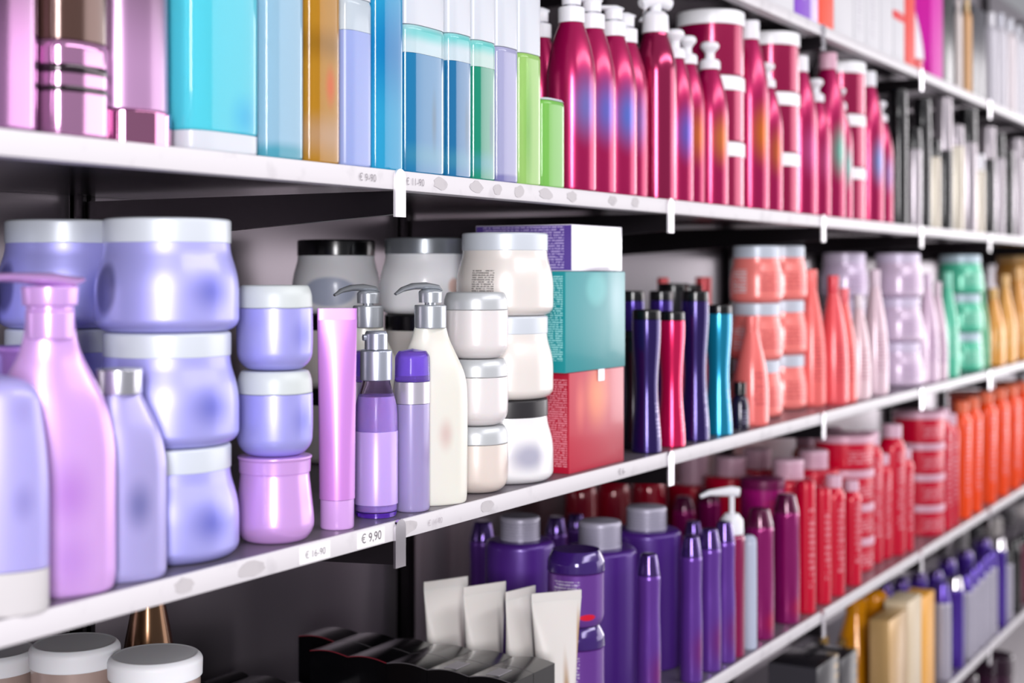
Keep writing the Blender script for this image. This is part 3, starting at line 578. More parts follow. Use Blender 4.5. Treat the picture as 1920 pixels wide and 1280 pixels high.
for u0, u1, vc, vl, lb, lc, sc in [(769, 846, 53, 105, 'widest of the clear bottles with deep blue liquid and a white cap', '0f6f9e', 'd8ecf2'), (848, 893, 66, 117, 'narrow clear bottle with blue liquid, second of the white-capped row', '126696', 'd8e8f0'),
      (895, 938, 79, 128, 'clear bottle with green liquid under a white cap', '0f8468', 'd4ece6')]:
    blk(u0, u1, .042, 0, lb, mat(sc, .08, 0, .3, .35, ior=1.2, name='clear plastic', blobs=((0, -.02, hh('A', vc, xat(u0, .9), .9), .1, .1, .014, '40dcd8', .8, 1.),)), True, vc, WCAP, h=.285, liquid=mat(lc, .12, coat=.5, blobs=((0, -.02, .02, .1, .1, .02, '3f8aa0', .6, 1.), (.008, -.02, .06, .008, .02, .05, '04506c' if lc != '0a7058' else '02503a', .8, 1.))), vl=vl, fillx=.985)
blk(939, 980, .042, 0, 'pale lavender bottle with a white cap, between green and lime', clear('b6b6dc', trans=.3, blobs=((0, -.02, 0, .1, .1, .012, '7a78b8', .8, .4),)), True, 91, WCAP, h=.285, fillx=.985)
blk(981, 1023, .042, 0, 'lime green striped bottle with a white cap', clear('a8d878', trans=.3, blobs=((-.012, -.02, .07, .012, .01, .12, '6fb840', .8, 1.),)), True, 103, WCAP, h=.285, fillx=.985)
blk(1024, 1068, .042, 187, 'short leaf-green bottle standing before the first magenta bottle', clear('80c45c', trans=.2), True, 190, WCAP, fillx=.96)
# magenta pump bottles
def mag(r, h, bc, st=.8): return mat('ac0a54', .27, .5, .35, name='metallic magenta', blobs=prints(r, h, [(243, .40, .85, .22, bc, .95, 1.)]))
MGp = 'magenta pump bottles'
for ur, r, vt, hb, kind, lb, bc, yy in [
      (1118, .034, -35, .80, 'pump', 'first large magenta pump bottle, behind the short green bottle', '7a78c8', None), (1155, .034, -21, .80, 'pump', 'large magenta pump bottle, second beside the green one', '6a70d0', None),
      (1194, .034, -5, .80, 'pump', 'large magenta pump bottle, third in the front row', '5a78d8', None), (1215, .034, 9, .80, 'pump', 'magenta pump bottle squeezed beside the spray bottle', '8a60a8', None)]:
    x, y, r = put('A', ur=ur, r=r, y=yy); h = hh('A', vt, x, y); t = thing('pump_bottle', lb, 'bottle', (x, y, zA), MGp); bullet(t, r, h, mag(r, h, bc), WHITE, hb, kind)
x, y, r = put('A', ur=1268, r=.032); t = thing('spray_bottle', 'magenta spray bottle with a white trigger head', 'bottle', (x, y, zA)); h = hh('A', 12, x, y)
spray(t, r, h, mat('a01850', .16, .65, .5, blobs=prints(r, h, [(280, .3, .6, .25, '8a7088', .8, 1.)])), WHITE)
x, y, r = put('A', ur=1052, r=.03, y=1.02); t = thing('pump_bottle', 'magenta pump bottle in the back row above the short green bottle', 'bottle', (x, y, zA), MGp); h = hh('A', 8, x, y); bullet(t, r, h, mag(r, h, 'b4135c'), WHITE)
SMG = 'small magenta bottles with knob caps'
for ur, r, vt, lb, bc in [(1300, .029, 56, 'small magenta bottle, first after the spray bottle', '6a60c8'), (1322, .029, 68, 'small magenta bottle between the first and the front one', 'd06a30'), (1365, .030, 79, 'small magenta bottle fully in view in front of the magenta jars', 'd87838')]:
    x, y, r = put('A', ur=ur, r=r); h = hh('A', vt, x, y); t = thing('knob_bottle', lb, 'bottle', (x, y, zA), SMG); bullet(t, r, h, mag(r, h, bc), WHITE, .83, 'knob')
def magjars(ur, w, v, n, labs, bc, yy=None):
    x, y, r = put('A', ur=ur, r=w, y=yy); H = min(hh('A', v, x, y), .336); h = H / n
    bmx = mat('a0084a', .2, .45, .5, blobs=prints(r, h, [(300, .4, .22, .6, bc, .8, .6)]))
    stack('A', x, y, r, [h - .0004]*n, [(labs[i], bmx, SNOW, 'straight', 'magenta jars with white lids', 'mask_jar') for i in range(n)])
magjars(1396, .058, 3, 3, ['magenta jar at the foot of the largest jar stack on the upper shelf', 'magenta jar in the middle of the largest jar stack on the upper shelf', 'magenta jar with a wide white lid, topmost of the largest stack'], 'c8702a')
for ur, r, vt, kind, lb, bc, yy in [(1441, .034, 40, 'cap', 'large magenta bottle with an orange tint between the first two jar stacks', 'd8701c', None), (1467, .029, 118, 'knob', 'small magenta bottle with knob cap before the second jar stack', 'c8602c', None)]:
    x, y, r = put('A', ur=ur, r=r, y=yy); h = hh('A', vt, x, y); t = thing('magenta_bottle', lb, 'bottle', (x, y, zA), 'magenta bottles among the jar stacks'); bullet(t, r, h, mag(r, h, bc), WHITE, .9 if kind == 'cap' else .83, kind)
magjars(1499, .056, 47, 3, ['magenta jar at the foot of the second jar stack', 'magenta jar in the middle of the second jar stack', 'magenta jar topmost of the second stack, left of the shelf hook'], 'b01850')
for ur, r, vt, kind, lb, bc in [(1531, .034, 106, 'cap', 'large magenta bottle right of the second jar stack', 'c85090'), (1557, .029, 148, 'knob', 'small magenta knob-capped bottle near the third jar stack', 'c04880'),
      (1584, .034, 98, 'cap', 'large magenta bottle with pinkish cap and teal tint', '68b0a0'), (1598, .028, 165, 'knob', 'small magenta bottle in front of the third jar stack', '70a8a0')]:
    x, y, r = put('A', ur=ur, r=r); h = hh('A', vt, x, y); t = thing('magenta_bottle', lb, 'bottle', (x, y, zA), 'magenta bottles among the jar stacks'); bullet(t, r, h, mag(r, h, bc), mat('d8a8bc', .3) if bc == '68b0a0' else WHITE, .9 if kind == 'cap' else .83, kind)
magjars(1622, .053, 104, 3, ['magenta jar at the foot of the third jar stack', 'magenta jar in the middle of the third jar stack', 'magenta jar topmost of the third and rightmost jar stack'], '8098b8')
for ur, r, vt, kind, lb, bc in [(1656, .034, 135, 'cap', 'large magenta bottle with a pale blue tint after the third jar stack', '7088c0'), (1674, .029, 190, 'knob', 'last small magenta bottle before the black bottles', '9070a8')]:
    x, y, r = put('A', ur=ur, r=r); h = hh('A', vt, x, y); t = thing('magenta_bottle', lb, 'bottle', (x, y, zA), 'magenta bottles among the jar stacks'); bullet(t, r, h, mag(r, h, bc), WHITE, .9 if kind == 'cap' else .83, kind)
# black and silver bottles at the right
BG = mat('0e0d10', .14, .2, .6, name='black gloss'); BS = mat('a79fa6', .2, .6, .3, name='silver grey'); BC = mat('cfc6b6', .25, .3, .3, name='pale champagne')
for uc, w, v, bm_, cm_, lb, split in [
      (1684, 34, 168, BG, BG, 'black cylinder bottle right after the last magenta bottle', .8), (1712, 30, 240, BS, BG, 'silver bottle with black cap, first of the silver ones', .78), (1728, 34, 185, BG, BG, 'tall black bottle behind the first silver bottle', .8),
      (1749, 28, 262, BC, BG, 'pale champagne bottle with a black cap between two black bottles', .8), (1768, 34, 175, BG, BS, 'black bottle with a silver rim under the third hook', .6), (1790, 34, 235, BC, BS, 'champagne bottle with a silver top', .8),
      (1812, 38, 200, BS, BG, 'tall silver bottle with a wide black cap', .72), (1832, 28, 290, BC, WHITE, 'short white-capped champagne bottle', .8), (1850, 32, 238, BG, BS, 'black bottle in the last third of the upper shelf', .7),
      (1868, 30, 250, BS, BG, 'silver bottle with a small black cap near the right edge', .75), (1886, 30, 282, BG, BG, 'short black bottle near the right edge', .8), (1903, 30, 260, BS, BS, 'all-silver bottle beside the right edge', .8), (1922, 30, 300, WHITE, WHITE, 'white bottle cut by the right edge of the upper shelf', .8)]:
    x, y, r = put('A', uc, w); h = hh('A', v, x, y); t = thing('black_silver_bottle', lb, 'bottle', (x, y, zA), 'black and silver bottles')
    lathe('body', [(0, 0), (r*.97, 0, .002), (r, .004), (r, h*split, .002), (0, h*split)], bm_, t); lathe('cap', [(0, h*split+.0003), (r*.97, h*split+.0003), (r*.95, h, .003), (0, h)], cm_, t)

# ------------------------------------------------------------------ UPPERMOST SHELF: cartons and bottles, cut by the top of the photo
zT = ZS['top']
WC = mat('cecdd2', .55, rows=((0, -.04, .13, .014, .02, .11, 'a8a2b0', .6, .008),), name='white card'); WCp = mat('cecdd2', .55, name='white card')
for u0, u1, m_, lb in [(1330, 1392, WCp, 'white carton at the start of the uppermost shelf'), (1393, 1440, WCp, 'white carton, second on the uppermost shelf'), (1441, 1489, WCp, 'white carton left of the purple one'), (1490, 1519, mat('7a2fc0', .6, blobs=((.01, -.03, .06, .02, .03, .03, 'e6e0f0', .9, .4),)), 'purple and white carton'),
      (1520, 1534, mat('c8b0e8', .35), 'narrow pale lilac carton between purple and orange-red'), (1535, 1563, mat('f23c10', .6), 'orange-red carton, brightest on the uppermost shelf'),
      (1564, 1600, WCp, 'plain white carton beside the orange-red one'), (1601, 1622, WC, 'white carton with small print, after the plain one'), (1623, 1650, WC, 'white carton with small print in the middle of the shelf'), (1651, 1674, mat('cecdd2', .55, name='white card'), 'white carton left of the red-cross carton'),
      (1675, 1696, mat('cecdd2', .55, blobs=((0, -.035, .10, .1, .1, .012, 'd8101c', 1., .3),)), 'white carton with a red band'), (1697, 1716, mat('e03428', .6), 'red carton with white stripe'),
      (1767, 1789, mat('18171c', .3), 'black carton beside the magenta one'), (1824, 1836, mat('3c3a42', .3), 'dark grey carton, left of the pair'), (1837, 1848, mat('504e56', .3), 'dark grey carton, right of the pair')]:
    x0, x1 = xat(u0, .907), xat(u1, .907); carton('top', x0 + .001, x1 - .001, .907, .985, zT, .28 if u0 < 1760 else .24, m_, None, lb, group='cartons on the uppermost shelf')
x0, x1 = xat(1716, .91), xat(1742, .91); r = (x1-x0)/2*.95; t = thing('squeeze_tube', 'white crimped tube with a red foot cap on the uppermost shelf', 'tube', ((x0+x1)/2, .908+r, zT)); tube(t, r, .26, r*.9, WHITE, mat('d01822', .3), .03)
x0, x1 = xat(1743, .91), xat(1766, .91); carton('top', x0+.001, x1-.001, .907, .98, zT, .28, mat('d20fa8', .6), mat('d20fa8', .6), 'bright magenta carton beside the black one', group='cartons on the uppermost shelf')
placed['top'].append((xat(1770, .94), .94, .04))
for uc, w, v, bc, cc, lb in [(1797, 14, -3, 'e8dcd8', 'e8dcd8', 'cream slender bottle right of the black carton'), (1813, 18, -3, 'd8a878', 'e0c090', 'tan bottle with a pale cap on the uppermost shelf'), (1858, 26, 24, 'cfcbd4', 'eceaf0', 'white pointed-top bottle after the dark cartons'),
      (1876, 24, 26, 'd6d2da', 'dcdce6', 'white bottle with silver cap, second after the dark cartons'), (1893, 24, 36, 'e4dade', 'e4e4ec', 'white bottle with faint red print'), (1909, 22, 48, 'dedce4', 'e4e4ec', 'white bottle near the top right corner'), (1925, 22, 60, 'e4e2ea', 'e4e4ec', 'white bottle cut by the top right edge')]:
    x, y, r = put('top', uc, w); h = hh('top', v, x, y); t = thing('slender_bottle', lb, 'bottle', (x, y, zT), 'slender bottles on the uppermost shelf')
    lathe('body', [(0, 0), (r*.97, 0, .002), (r, .004), (r, h*.8, .02), (r*.6, h*.86), (0, h*.86)], mat(bc, .3, .1), t); lathe('cap', [(0, h*.861), (r*.55, h*.861), (r*.5, h, .002), (0, h)], mat(cc, .3, .1), t)

# ------------------------------------------------------------------ LOWER SHELF
zL = ZS['L']
BEI = mat('b09a92', .28, .2, .3, name='beige pearl'); WL = mat('e8e8ec', .5, sss=.1, name='white lid')
for (x, y, u, v, lb) in [(1.146, 1.11, 292, 1222, 'beige jar with a white lid at the bottom left, nearest'), (1.125, 1.207, 156, 1200, 'beige jar with a white lid behind the nearest one'), (1.098, 1.306, -5, 1214, 'beige jar cut by the left edge under the middle shelf')]:
    r = .0495 * (1 if u > 200 else .97); h = hh('L', v, x, y)
    placed['L'].append((x, y, r))
    for i in range(2):
        t = thing('body_cream_jar', lb + (', lower one of its pair' if i == 0 else ''), 'jar', (x, y, zL + i * h / 2 + .0003), 'beige jars with white lids')
        hq = h / 2 - .0006
        lathe('body', [(0, 0), (r*.9, 0, .004), (r*.95, .006), (r*.95, hq*.8), (r*.9, hq*.81)], BEI, t, n=52)
        lathe('lid', [(0, hq*.80), (r*.99, hq*.80, .001), (r, hq*.95, .006), (r*.9, hq*.99, .004), (r*.84, hq*.985, .002), (0, hq*.985)], WL, t, n=64)
x, y = 1.292, 1.262; t = thing('bronze_bottle', 'dark bronze tapering bottle behind the beige jars', 'bottle', (x, y, zL))
lathe('body', [(0, 0), (.031, 0, .003), (.031, .19, .02), (.012, .285), (0, .286)], mat('6a4c34', .22, .8, .3, name='bronze'), t, n=44); lathe('cap', [(0, .2865), (.012, .2865), (.010, .325, .002), (0, .325)], mat('6a4c34', .22, .8, .3, name='bronze'), t)
placed['L'].append((x, y, .031))
# black pillow-top boxes
BB = mat('050507', .2, 0, .15, name='black lacquer card'); SLB = mat('8f8a90', .4, name='grey label')
def pillow(x0, x1, y0, y1, h, lb, arch=.003, sticker=False, red=False):
    t = thing('pillow_box', lb, 'box', ((x0+x1)/2, (y0+y1)/2, zL), 'black pillow-top boxes'); w, d = (x1-x0)/2, (y1-y0)/2
    bm = bmesh.new(); n = 12; secs = []
    def prof(xx): return [(xx, -d, 0)] + [(xx, -d + 2*d*i/n, h - arch * (1 - cos(pi * .5 * abs(2*i/n - 1) ** 1)) * 1.3) for i in range(n+1)] + [(xx, d, 0)]
    addloft(bm, [prof(-w), prof(w)]); finish(bm, 'body', BB, t, sharp=30)
    bm = bmesh.new(); a = prof(-w - .0003)[1:-1]; top = [(p[0], p[1], p[2] + .0002) for p in a]; dn = [(p[0], p[1], p[2] - .0009) for p in a]
    vs = [bm.verts.new(p) for p in top]; vd = [bm.verts.new(p) for p in dn]
    vt2 = [bm.verts.new((p[0] + .0008, p[1], p[2])) for p in top]
    for i in range(len(vs) - 1): bm.faces.new((vs[i], vs[i+1], vd[i+1], vd[i])); bm.faces.new((vs[i], vt2[i], vt2[i+1], vs[i+1]))
    finish(bm, 'edge_trim', mat('6c686c' if not red else '90303c', .25, .5), t)
    if sticker: box('sticker', -w*.7, w*.5, -d*.25, d*.35, h - .0006, h + .0004, SLB, t, bev=0)
wy = .0625; pos = ['nearest the shelf edge', 'second from the shelf edge', 'third from the shelf edge', 'fourth from the shelf edge', 'fifth from the shelf edge', 'sixth from the shelf edge']
for j in range(5): pillow(1.546, 1.599, .907 + wy*j, .907 + wy*(j+1) - .0006, .144, 'black pillow-top box in the left row, ' + pos[j], sticker=j in (0, 1), red=j > 2)
for j in range(6): pillow(1.6, 1.655, .907 + wy*j, .907 + wy*(j+1) - .0006, .144, 'black pillow-top box in the right row before the white tubes, ' + pos[j], red=j == 5)
for j, (xx, yy, q) in enumerate([(1.475, 1.19, 'touching the taller row'), (1.475, 1.255, 'behind the one touching the taller row'), (1.40, 1.30, 'leftmost, against the back panel'), (1.475, 1.32, 'against the back panel beside the taller row')]):
    pillow(xx, xx + .066, yy, min(yy + .0615, YB-.03), .098, 'low black box left of the taller boxes, ' + q)
placed['L'] += [(1.60, .907 + wy*j + .03, .055) for j in range(6)]
# white crimped tubes behind the boxes
WT = lambda bl: mat('d9d4d0', .35, .05, .1, sss=.1, name='white tube', blobs=bl)  # the long dark streaks are shading painted into the colour; gold is print
for x, y, rot, hw, bl, lb in [(1.717, 1.114, -25, .036, ((.021, -.012, .13, .009, .03, .08, '5a4444', .85, 1.), (.034, 0, .18, .005, .03, .02, '7a2028', .8, .8)), 'white crimped tube farthest from the shelf edge'), (1.716, 1.05, -25, .035, ((.020, -.012, .12, .008, .03, .08, '4a4044', .85, 1.), (.033, 0, .18, .006, .03, .025, '1a1014', .9, .8)), 'white crimped tube in the middle of the row behind the black boxes'),
      (1.716, .993, -12, .030, ((.017, -.012, .12, .007, .03, .08, '4a4044', .85, 1.), (.028, 0, .18, .005, .03, .03, '1a1014', .9, .8)), 'white crimped tube turned edge-on beside the front tube'), (1.724, .942, -38, .0365, ((.007, -.02, .05, .008, .03, .11, '9a6a20', .95, .8), (.031, -.005, .13, .006, .03, .075, 'a87a30', .85, .6)), 'front white crimped tube with gold streaks, largest')]:
    t = thing('squeeze_tube', lb, 'tube', (x, y, zL), 'white crimped tubes'); t.rotation_euler[2] = R(rot)
    tube(t, .0235 if hw > .031 else .022, .2155, hw, WT(bl), WHITE, .02); placed['L'].append((x, y, .022))
# purple group
PU = '4b2380'; PUm = mat(PU, .34, .25, .2, name='purple satin'); PUD = mat('3a1c6c', .12, .2, .6, name='purple gloss'); GC = mat('aaa6b8', .35, .2, name='grey ribbed cap')
def pum(r, h, tc='c0b8d0'): return mat('6a3a94', .28, .3, .3, rows=text(r, h, 186, .45, .45, .18, tc, .8, .0045), blobs=prints(r, h, [(232, .15, .35, .05, 'e01838', 1., .3)]))
x, y, r = put('L', 1080, 110, gap=.004); H = hh('L', 1028, x, y); n = 2; h = .103
z = ZS['L']; H0 = H - 2 * h
if True:
    labs = ['purple jar hidden low below the printed one', 'purple jar under the printed one, beside the white tube', 'purple jar with white print and a red mark, behind the front white tube']
    hs = [H - 2*h, h, h] if H0 > .03 else [H/2, H/2]
    for i, q in enumerate(hs):
        t = thing('purple_jar', labs[i] if len(hs) == 3 else labs[i+1], 'jar', (x, y, z + .0003), 'purple jars'); q -= .0006
        lathe('body', [(0, 0), (r*.85, 0, .004), (r*.97, q*.1, .006), (r*.97, q*.7), (r*.9, q*.72)], pum(r, q), t, n=48)
        lathe('lid', [(0, q*.725), (r*.98, q*.725), (r, q*.73), (r*.99, q*.86, .004), (r*.85, q*.97, .006), (r*.8, q), (0, q)], PUD, t, n=48); z += q + .0006
for uc, w, v, vc, lb in [(1125, 138, 975, 1024, 'large purple bottle with a grey ribbed cap, middle one behind the printed jar'), (975, 130, 966, 1010, 'large purple bottle with a grey ribbed cap, leftmost behind the white tubes'), (1212, 130, 948, 990, 'large purple bottle with a grey ribbed cap, rightmost')]:
    x, y, r = put('L', uc, w, y=1.03 if uc > 1000 else 1.08); h = hh('L', v, x, y); t = thing('ribbed_cap_bottle', lb, 'bottle', (x, y, ZS['L']), 'large purple bottles'); ribcap(t, r, h, hh('L', vc, x, y), PUm, GC)
SLM = mat('6a3aa0', .22, .45, .4, name='purple metallic', blobs=((0, -.02, .05, .03, .03, .05, '8a1060', .6, 1.),)); CAPP = mat('4c3078', .08, .7, .6, name='purple mirror cap')
for uc, w, v, lb, yy in [(1216, 46, 1037, 'slim purple bottle nearest, before the ribbed-cap bottles', None), (1296, 42, 1004, 'slim purple bottle just right of the rightmost large purple bottle', None), (1330, 44, 990, 'slim purple bottle in the middle of the slim row', None), (1358, 42, 977, 'slim purple bottle beside the white pump', None),
      (905, 52, 976, 'dark purple bottle in the shade left of the large purple ones', 1.28), (1043, 44, 968, 'dark purple bottle behind, between two ribbed caps', 1.25), (1080, 40, 962, 'dark purple bottle at the back right of the gap', 1.28), (1300, 40, 976, 'purple bottle tip behind the slim row', 1.05)]:
    x, y, r = put('L', uc, w, y=yy); h = hh('L', v, x, y); t = thing('slim_bottle', lb, 'bottle', (x, y, ZS['L']), 'slim purple bottles'); slim(t, r, h, SLM, CAPP)
# maroon pump, pale tube, magenta bottles
x, y, r = put('L', 1372, 50); t = thing('pump_bottle', 'maroon bottle with a white long-necked pump head', 'bottle', (x, y, ZS['L'])); h = hh('L', 916, x, y); zb = hh('L', 1000, x, y)
lathe('body', [(0, 0), (r*.97, 0, .003), (r, zb*.97, .004), (r*.8, zb), (0, zb)], mat('8a0c4c', .15, .2, .5), t)
cz = hh('L', 962, x, y); lathe('collar', [(0, zb), (r*.9, zb, .002), (r*.85, zb + (cz-zb)*.7), (r*.5, cz), (0, cz)], WHITE, t, n=60, ribs=.012)
sweep('stem', [(0, 0, cz - .001), (0, 0, h - .006)], [(.0045, .0045), (.0045, .0045)], WHITE, t)
sweep('pump_head', [(.008, -.01, h - .006), (0, 0, h - .004), (-.025, .03, h - .006), (-.036, .042, h - .012)], [(.006, .008), (.008, .009), (.005, .005), (.003, .003)], WHITE, t)
x, y, r = put('L', 1405, 28); h = hh('L', 1003, x, y); t = thing('pale_tube_bottle', 'narrow pale blue-white bottle beside the maroon pump bottle', 'bottle', (x, y, ZS['L'])); slim(t, r, h, mat('b4bcd0', .3), mat('b4bcd0', .3), 1, .95)
MAG = mat('98106c', .16, .5, .5, name='magenta gloss', blobs=((0, -.02, .03, .03, .03, .03, 'd0103c', .7, 1.),)); MCAP = mat('5a0c3c', .12, .3, .6)
for uc, w, v, lb, yy, kind in [(1424, 54, 952, 'magenta bottle with a dark cap behind the pale tube', None, 's'), (1474, 50, 925, 'purple-magenta bottle right beside the red bottles', None, 's'), (1282, 46, 930, 'dark maroon bottle cap behind the slim purple row', 1.2, 's'), (1330, 48, 915, 'dark magenta bottle left behind the pump head', 1.2, 's')]:
    x, y, r = put('L', uc, w, y=yy); h = hh('L', v, x, y); t = thing('magenta_bottle', lb, 'bottle', (x, y, ZS['L']), 'magenta bottles on the lower shelf'); slim(t, r, h, MAG, MCAP, .97)
jarset('L', 1430, 84, 896, 3, ['magenta jar low behind the magenta bottle', 'magenta jar under the topmost dark-lidded one', 'magenta jar with a dark glossy lid, topmost behind the pump head'], 'a00c70', '6a0c48', 'magenta jars on the lower shelf', 1.02, 'e01838', 'straight')
# red group
RD = 'cc0030'; PCAP = mat('d8b0c4', .35, .05, name='pale pink ribbed cap'); RG = 'red bottles with pale caps'
def red(r, h, c=RD): return mat(c, .26, .1, .25, name='red plastic', rows=text(r, h, 243, .5, .28, .3, 'f0b8c4', .5, .012))
for uc, w, v, vc, lb, yy in [(1478, 100, 860, 895, 'large red bottle with a ribbed pink cap, right behind the magenta bottles', 1.0), (1525, 96, 843, 876, 'large red bottle with a pink cap, left of the red jar stack', 1.02), (1370, 100, 854, 890, 'large red bottle with a ribbed pink cap above the white pump', 1.16), (1420, 92, 840, 876, 'large red bottle in the back, second from the shelf hook', 1.22),
      (1300, 96, 850, 905, 'red bottle in the back row right under the hook', 1.27)]:
    x, y, r = put('L', uc, w, y=yy); h = hh('L', v, x, y); t = thing('ribbed_cap_bottle', lb, 'bottle', (x, y, ZS['L']), RG); ribcap(t, r, h, hh('L', vc, x, y), red(r, h), PCAP)
for uc, w, v, lb in [(1510, 38, 900, 'slender red bottle with white vertical print, first of the slender ones'), (1540, 36, 912, 'slender red bottle with a bright shoulder, second after the magenta one')]:
    x, y, r = put('L', uc, w); h = hh('L', v, x, y); t = thing('slender_bottle', lb, 'bottle', (x, y, ZS['L']), 'slender red bottles'); slim(t, r, h, red(r, h), red(r, h), 1, .97)
RL = 'd8a8bc'; RJ = 'red jars with pale lids'
jarset('L', 1582, 112, 812, 4, ['red jar lowest in the first red jar stack', 'red jar second from below in the first red jar stack', 'red jar under the topmost in the first red jar stack', 'red jar with a pink lid, topmost of the first red stack'], RD, RL, RJ, .985, 'f0b8c4', 'straight')
def redslim(lst, group, col, cap, sh='L', yy=None):
    for uc, w, v, lb in lst:
        x, y, r = put(sh, uc, w, y=yy); h = hh(sh, v, x, y); t = thing('slender_bottle', lb, 'bottle', (x, y, ZS[sh]), group)
        lathe('body', [(0, 0), (r*.96, 0, .003), (r, .005), (r, h*.84, .03), (r*.62, h*.9), (0, h*.9)], red(r, h, col), t); lathe('cap', [(0, h*.9+.0002), (r*.72, h*.9+.0002), (r*.72, h, .002), (0, h)], cap, t)
redslim([(1563, 42, 890, 'slender red bottle before the first red jar stack, left one'), (1596, 38, 900, 'tapering red bottle before the first red jar stack, right one'), (1630, 50, 808, 'red bottle with a pink cap just right of the first jar stack'), (1652, 40, 850, 'red bottle with white spots between the two red jar stacks'),
         (1672, 50, 795, 'tall red bottle with a pink cap, left of the second jar stack'), (1695, 36, 840, 'slender red bottle before the second jar stack')], 'slender red bottles', RD, PCAP)
jarset('L', 1722, 96, 769, 4, ['red jar lowest in the second red jar stack', 'red jar second from below in the second red jar stack', 'red jar under the topmost in the second red jar stack', 'red jar topmost of the second red stack, beside the orange bottles'], RD, RL, RJ, None, 'f0b8c4', 'straight')
redslim([(1768, 34, 765, 'slender red bottle between the second jar stack and the orange ones'), (1782, 30, 775, 'last red bottle, touching the first orange one')], 'slender red bottles', RD, PCAP)
OR = 'ff4a00'; OCAP = mat('f07048', .35); OGp = 'orange bottles on the lower shelf'
redslim([(1802, 36, 752, 'orange bottle directly after the last red one'), (1822, 36, 745, 'orange bottle, second of the orange row'), (1848, 38, 735, 'orange bottle with bright spots in the middle of the orange row'), (1872, 36, 728, 'orange bottle with a pale cap, fourth of the orange row'), (1894, 36, 722, 'orange bottle beside the right edge'), (1916, 36, 716, 'orange bottle cut by the right edge')], OGp, OR, OCAP)
jarset('L', 1822, 88, 733, 4, ['orange-red jar lowest behind the orange bottles', 'orange-red jar second in the stack behind the orange bottles', 'orange-red jar under the topmost behind the orange bottles', 'orange-red jar topmost, its pink lid above the first orange bottles'], 'ee3a10', 'e08878', 'orange-red jars', 1.06, 'f8c0a0', 'straight')
jarset('L', 1905, 80, 715, 4, ['orange jar lowest at the right edge', 'orange jar second from below at the right edge', 'orange jar under the topmost at the right edge', 'orange jar topmost at the right edge under the middle shelf'], 'f04a10', 'f08858', 'orange-red jars', 1.06, 'f8c0a0', 'straight')
for uc, w, v, lb, c in [(1090, 64, 893, 'dark red domed jar at the back wall, left one', '8c0820'), (1150, 66, 890, 'dark red domed jar at the back wall, middle one', '980a24'), (1216, 68, 885, 'dark red domed jar at the back wall, right one', 'a40a28')]:
    x, y, r = put('L', uc, w, y=1.27); h = hh('L', v, x, y); t = thing('domed_jar', lb, 'jar', (x, y, ZS['L']), 'dark red domed jars')
    lathe('body', [(0, 0), (r*.95, 0, .003), (r, .005), (r, h*.7), (0, h*.7)], mat(c, .2, .1, .5), t); lathe('lid', [(0, h*.701), (r*1.0, h*.701), (r*.95, h*.9, .02), (r*.6, h, .01), (0, h)], mat(c, .12, .1, .6), t)
redslim([(1560, 50, 800, 'orange bottle at the back between two red jar stacks'), (1510, 50, 818, 'red bottle at the back left of the first jar stack')], 'bottles at the back of the lower shelf', 'c83c10', PCAP, yy=1.2)

# ------------------------------------------------------------------ LOWEST SHELF in the bottom right corner
zB = ZS['B']
DK = mat('26242a', .25, .3, .4, name='black card', rows=((.05, -.05, .2, .012, .02, .1, 'c09a50', .8, .02),))
def bx(u0, u1, y0, y1, v, m_, lb, side=None, top=None, group=None):
    x0, x1 = xat(u0, y0), xat(u1, y0); h = hh('B', v, x0, y0)
    t = carton('B', x0, x1, y0, y1, zB, h, m_, side, lb, top=top, group=group); placed['B'].append(((x0+x1)/2, (y0+y1)/2, max(x1-x0, y1-y0)/2)); return t
bx(1532, 1573, .907, 1.005, 1253, DK, 'black carton with gold print on the lowest shelf, nearest', mat('3a383e', .3), group='black cartons on the lowest shelf')
bx(1576, 1608, .907, 1.005, 1238, DK, 'black carton with gold print on the lowest shelf, behind the nearest', mat('3a383e', .3), group='black cartons on the lowest shelf')
AM = mat('e09008', .18, .1, .5, name='amber plastic'); GOLD = mat('e8c070', .12, .95, name='gold')
for uc, w, v, lb in [(1545, 26, 1192, 'dark bottle with a gold cap behind the black cartons, left one'), (1580, 24, 1196, 'dark bottle with a gold cap behind the black cartons, right one')]:
    x, y, r = put('B', uc, w, y=1.04); h = hh('B', v, x, y); t = thing('gold_cap_bottle', lb, 'bottle', (x, y, zB), 'dark bottles with gold caps')
    lathe('body', [(0, 0), (r, 0, .003), (r, h*.88, .01), (0, h*.9)], mat('4a2a10', .15, .2, .5), t); lathe('cap', [(0, h*.9+.0003), (r*.6, h*.9+.0003), (r*.6, h, .001), (0, h)], GOLD, t)
x, y, r = put('B', 1605, 82, y=1.02); h = hh('B', 1120, x, y); t = thing('amber_bottle', 'round-shouldered amber bottle behind the black cartons', 'bottle', (x, y, zB)); flask(t, r, h, AM, AM, hn=.86, rn=.45, sh=.5, soft=.3)
x, y, r = put('B', 1640, 50, y=.99); h = hh('B', 1106, x, y); t = thing('amber_tube_bottle', 'straight amber bottle beside the gold cartons', 'bottle', (x, y, zB)); slim(t, r, h, AM, AM, 1, .95)
GB = mat('cfa870', .3, .3, .3, name='gold card', blobs=((0, -.04, .25, .02, .02, .02, 'f0e4d0', .9, .5), (0, -.04, .15, .02, .02, .02, 'f0e4d0', .9, .5)))
bx(1668, 1700, .91, .955, 1165, GB, 'gold carton with a round pale emblem beside the amber bottle')
x, y, r = put('B', 1684, 30, y=1.02); h = hh('B', 1122, x, y); t = thing('gold_cap_bottle', 'chrome-capped bottle sparkling above the gold carton', 'bottle', (x, y, zB)); slim(t, r, h, GOLD, CHROME, 1, .8)
bx(1703, 1728, .91, .965, 1130, mat('dcc8a8', .3, blobs=((0, -.03, .36, .1, .1, .06, 'f0ecec', .9, .2),)), 'white-topped gold carton left of the yellow one')
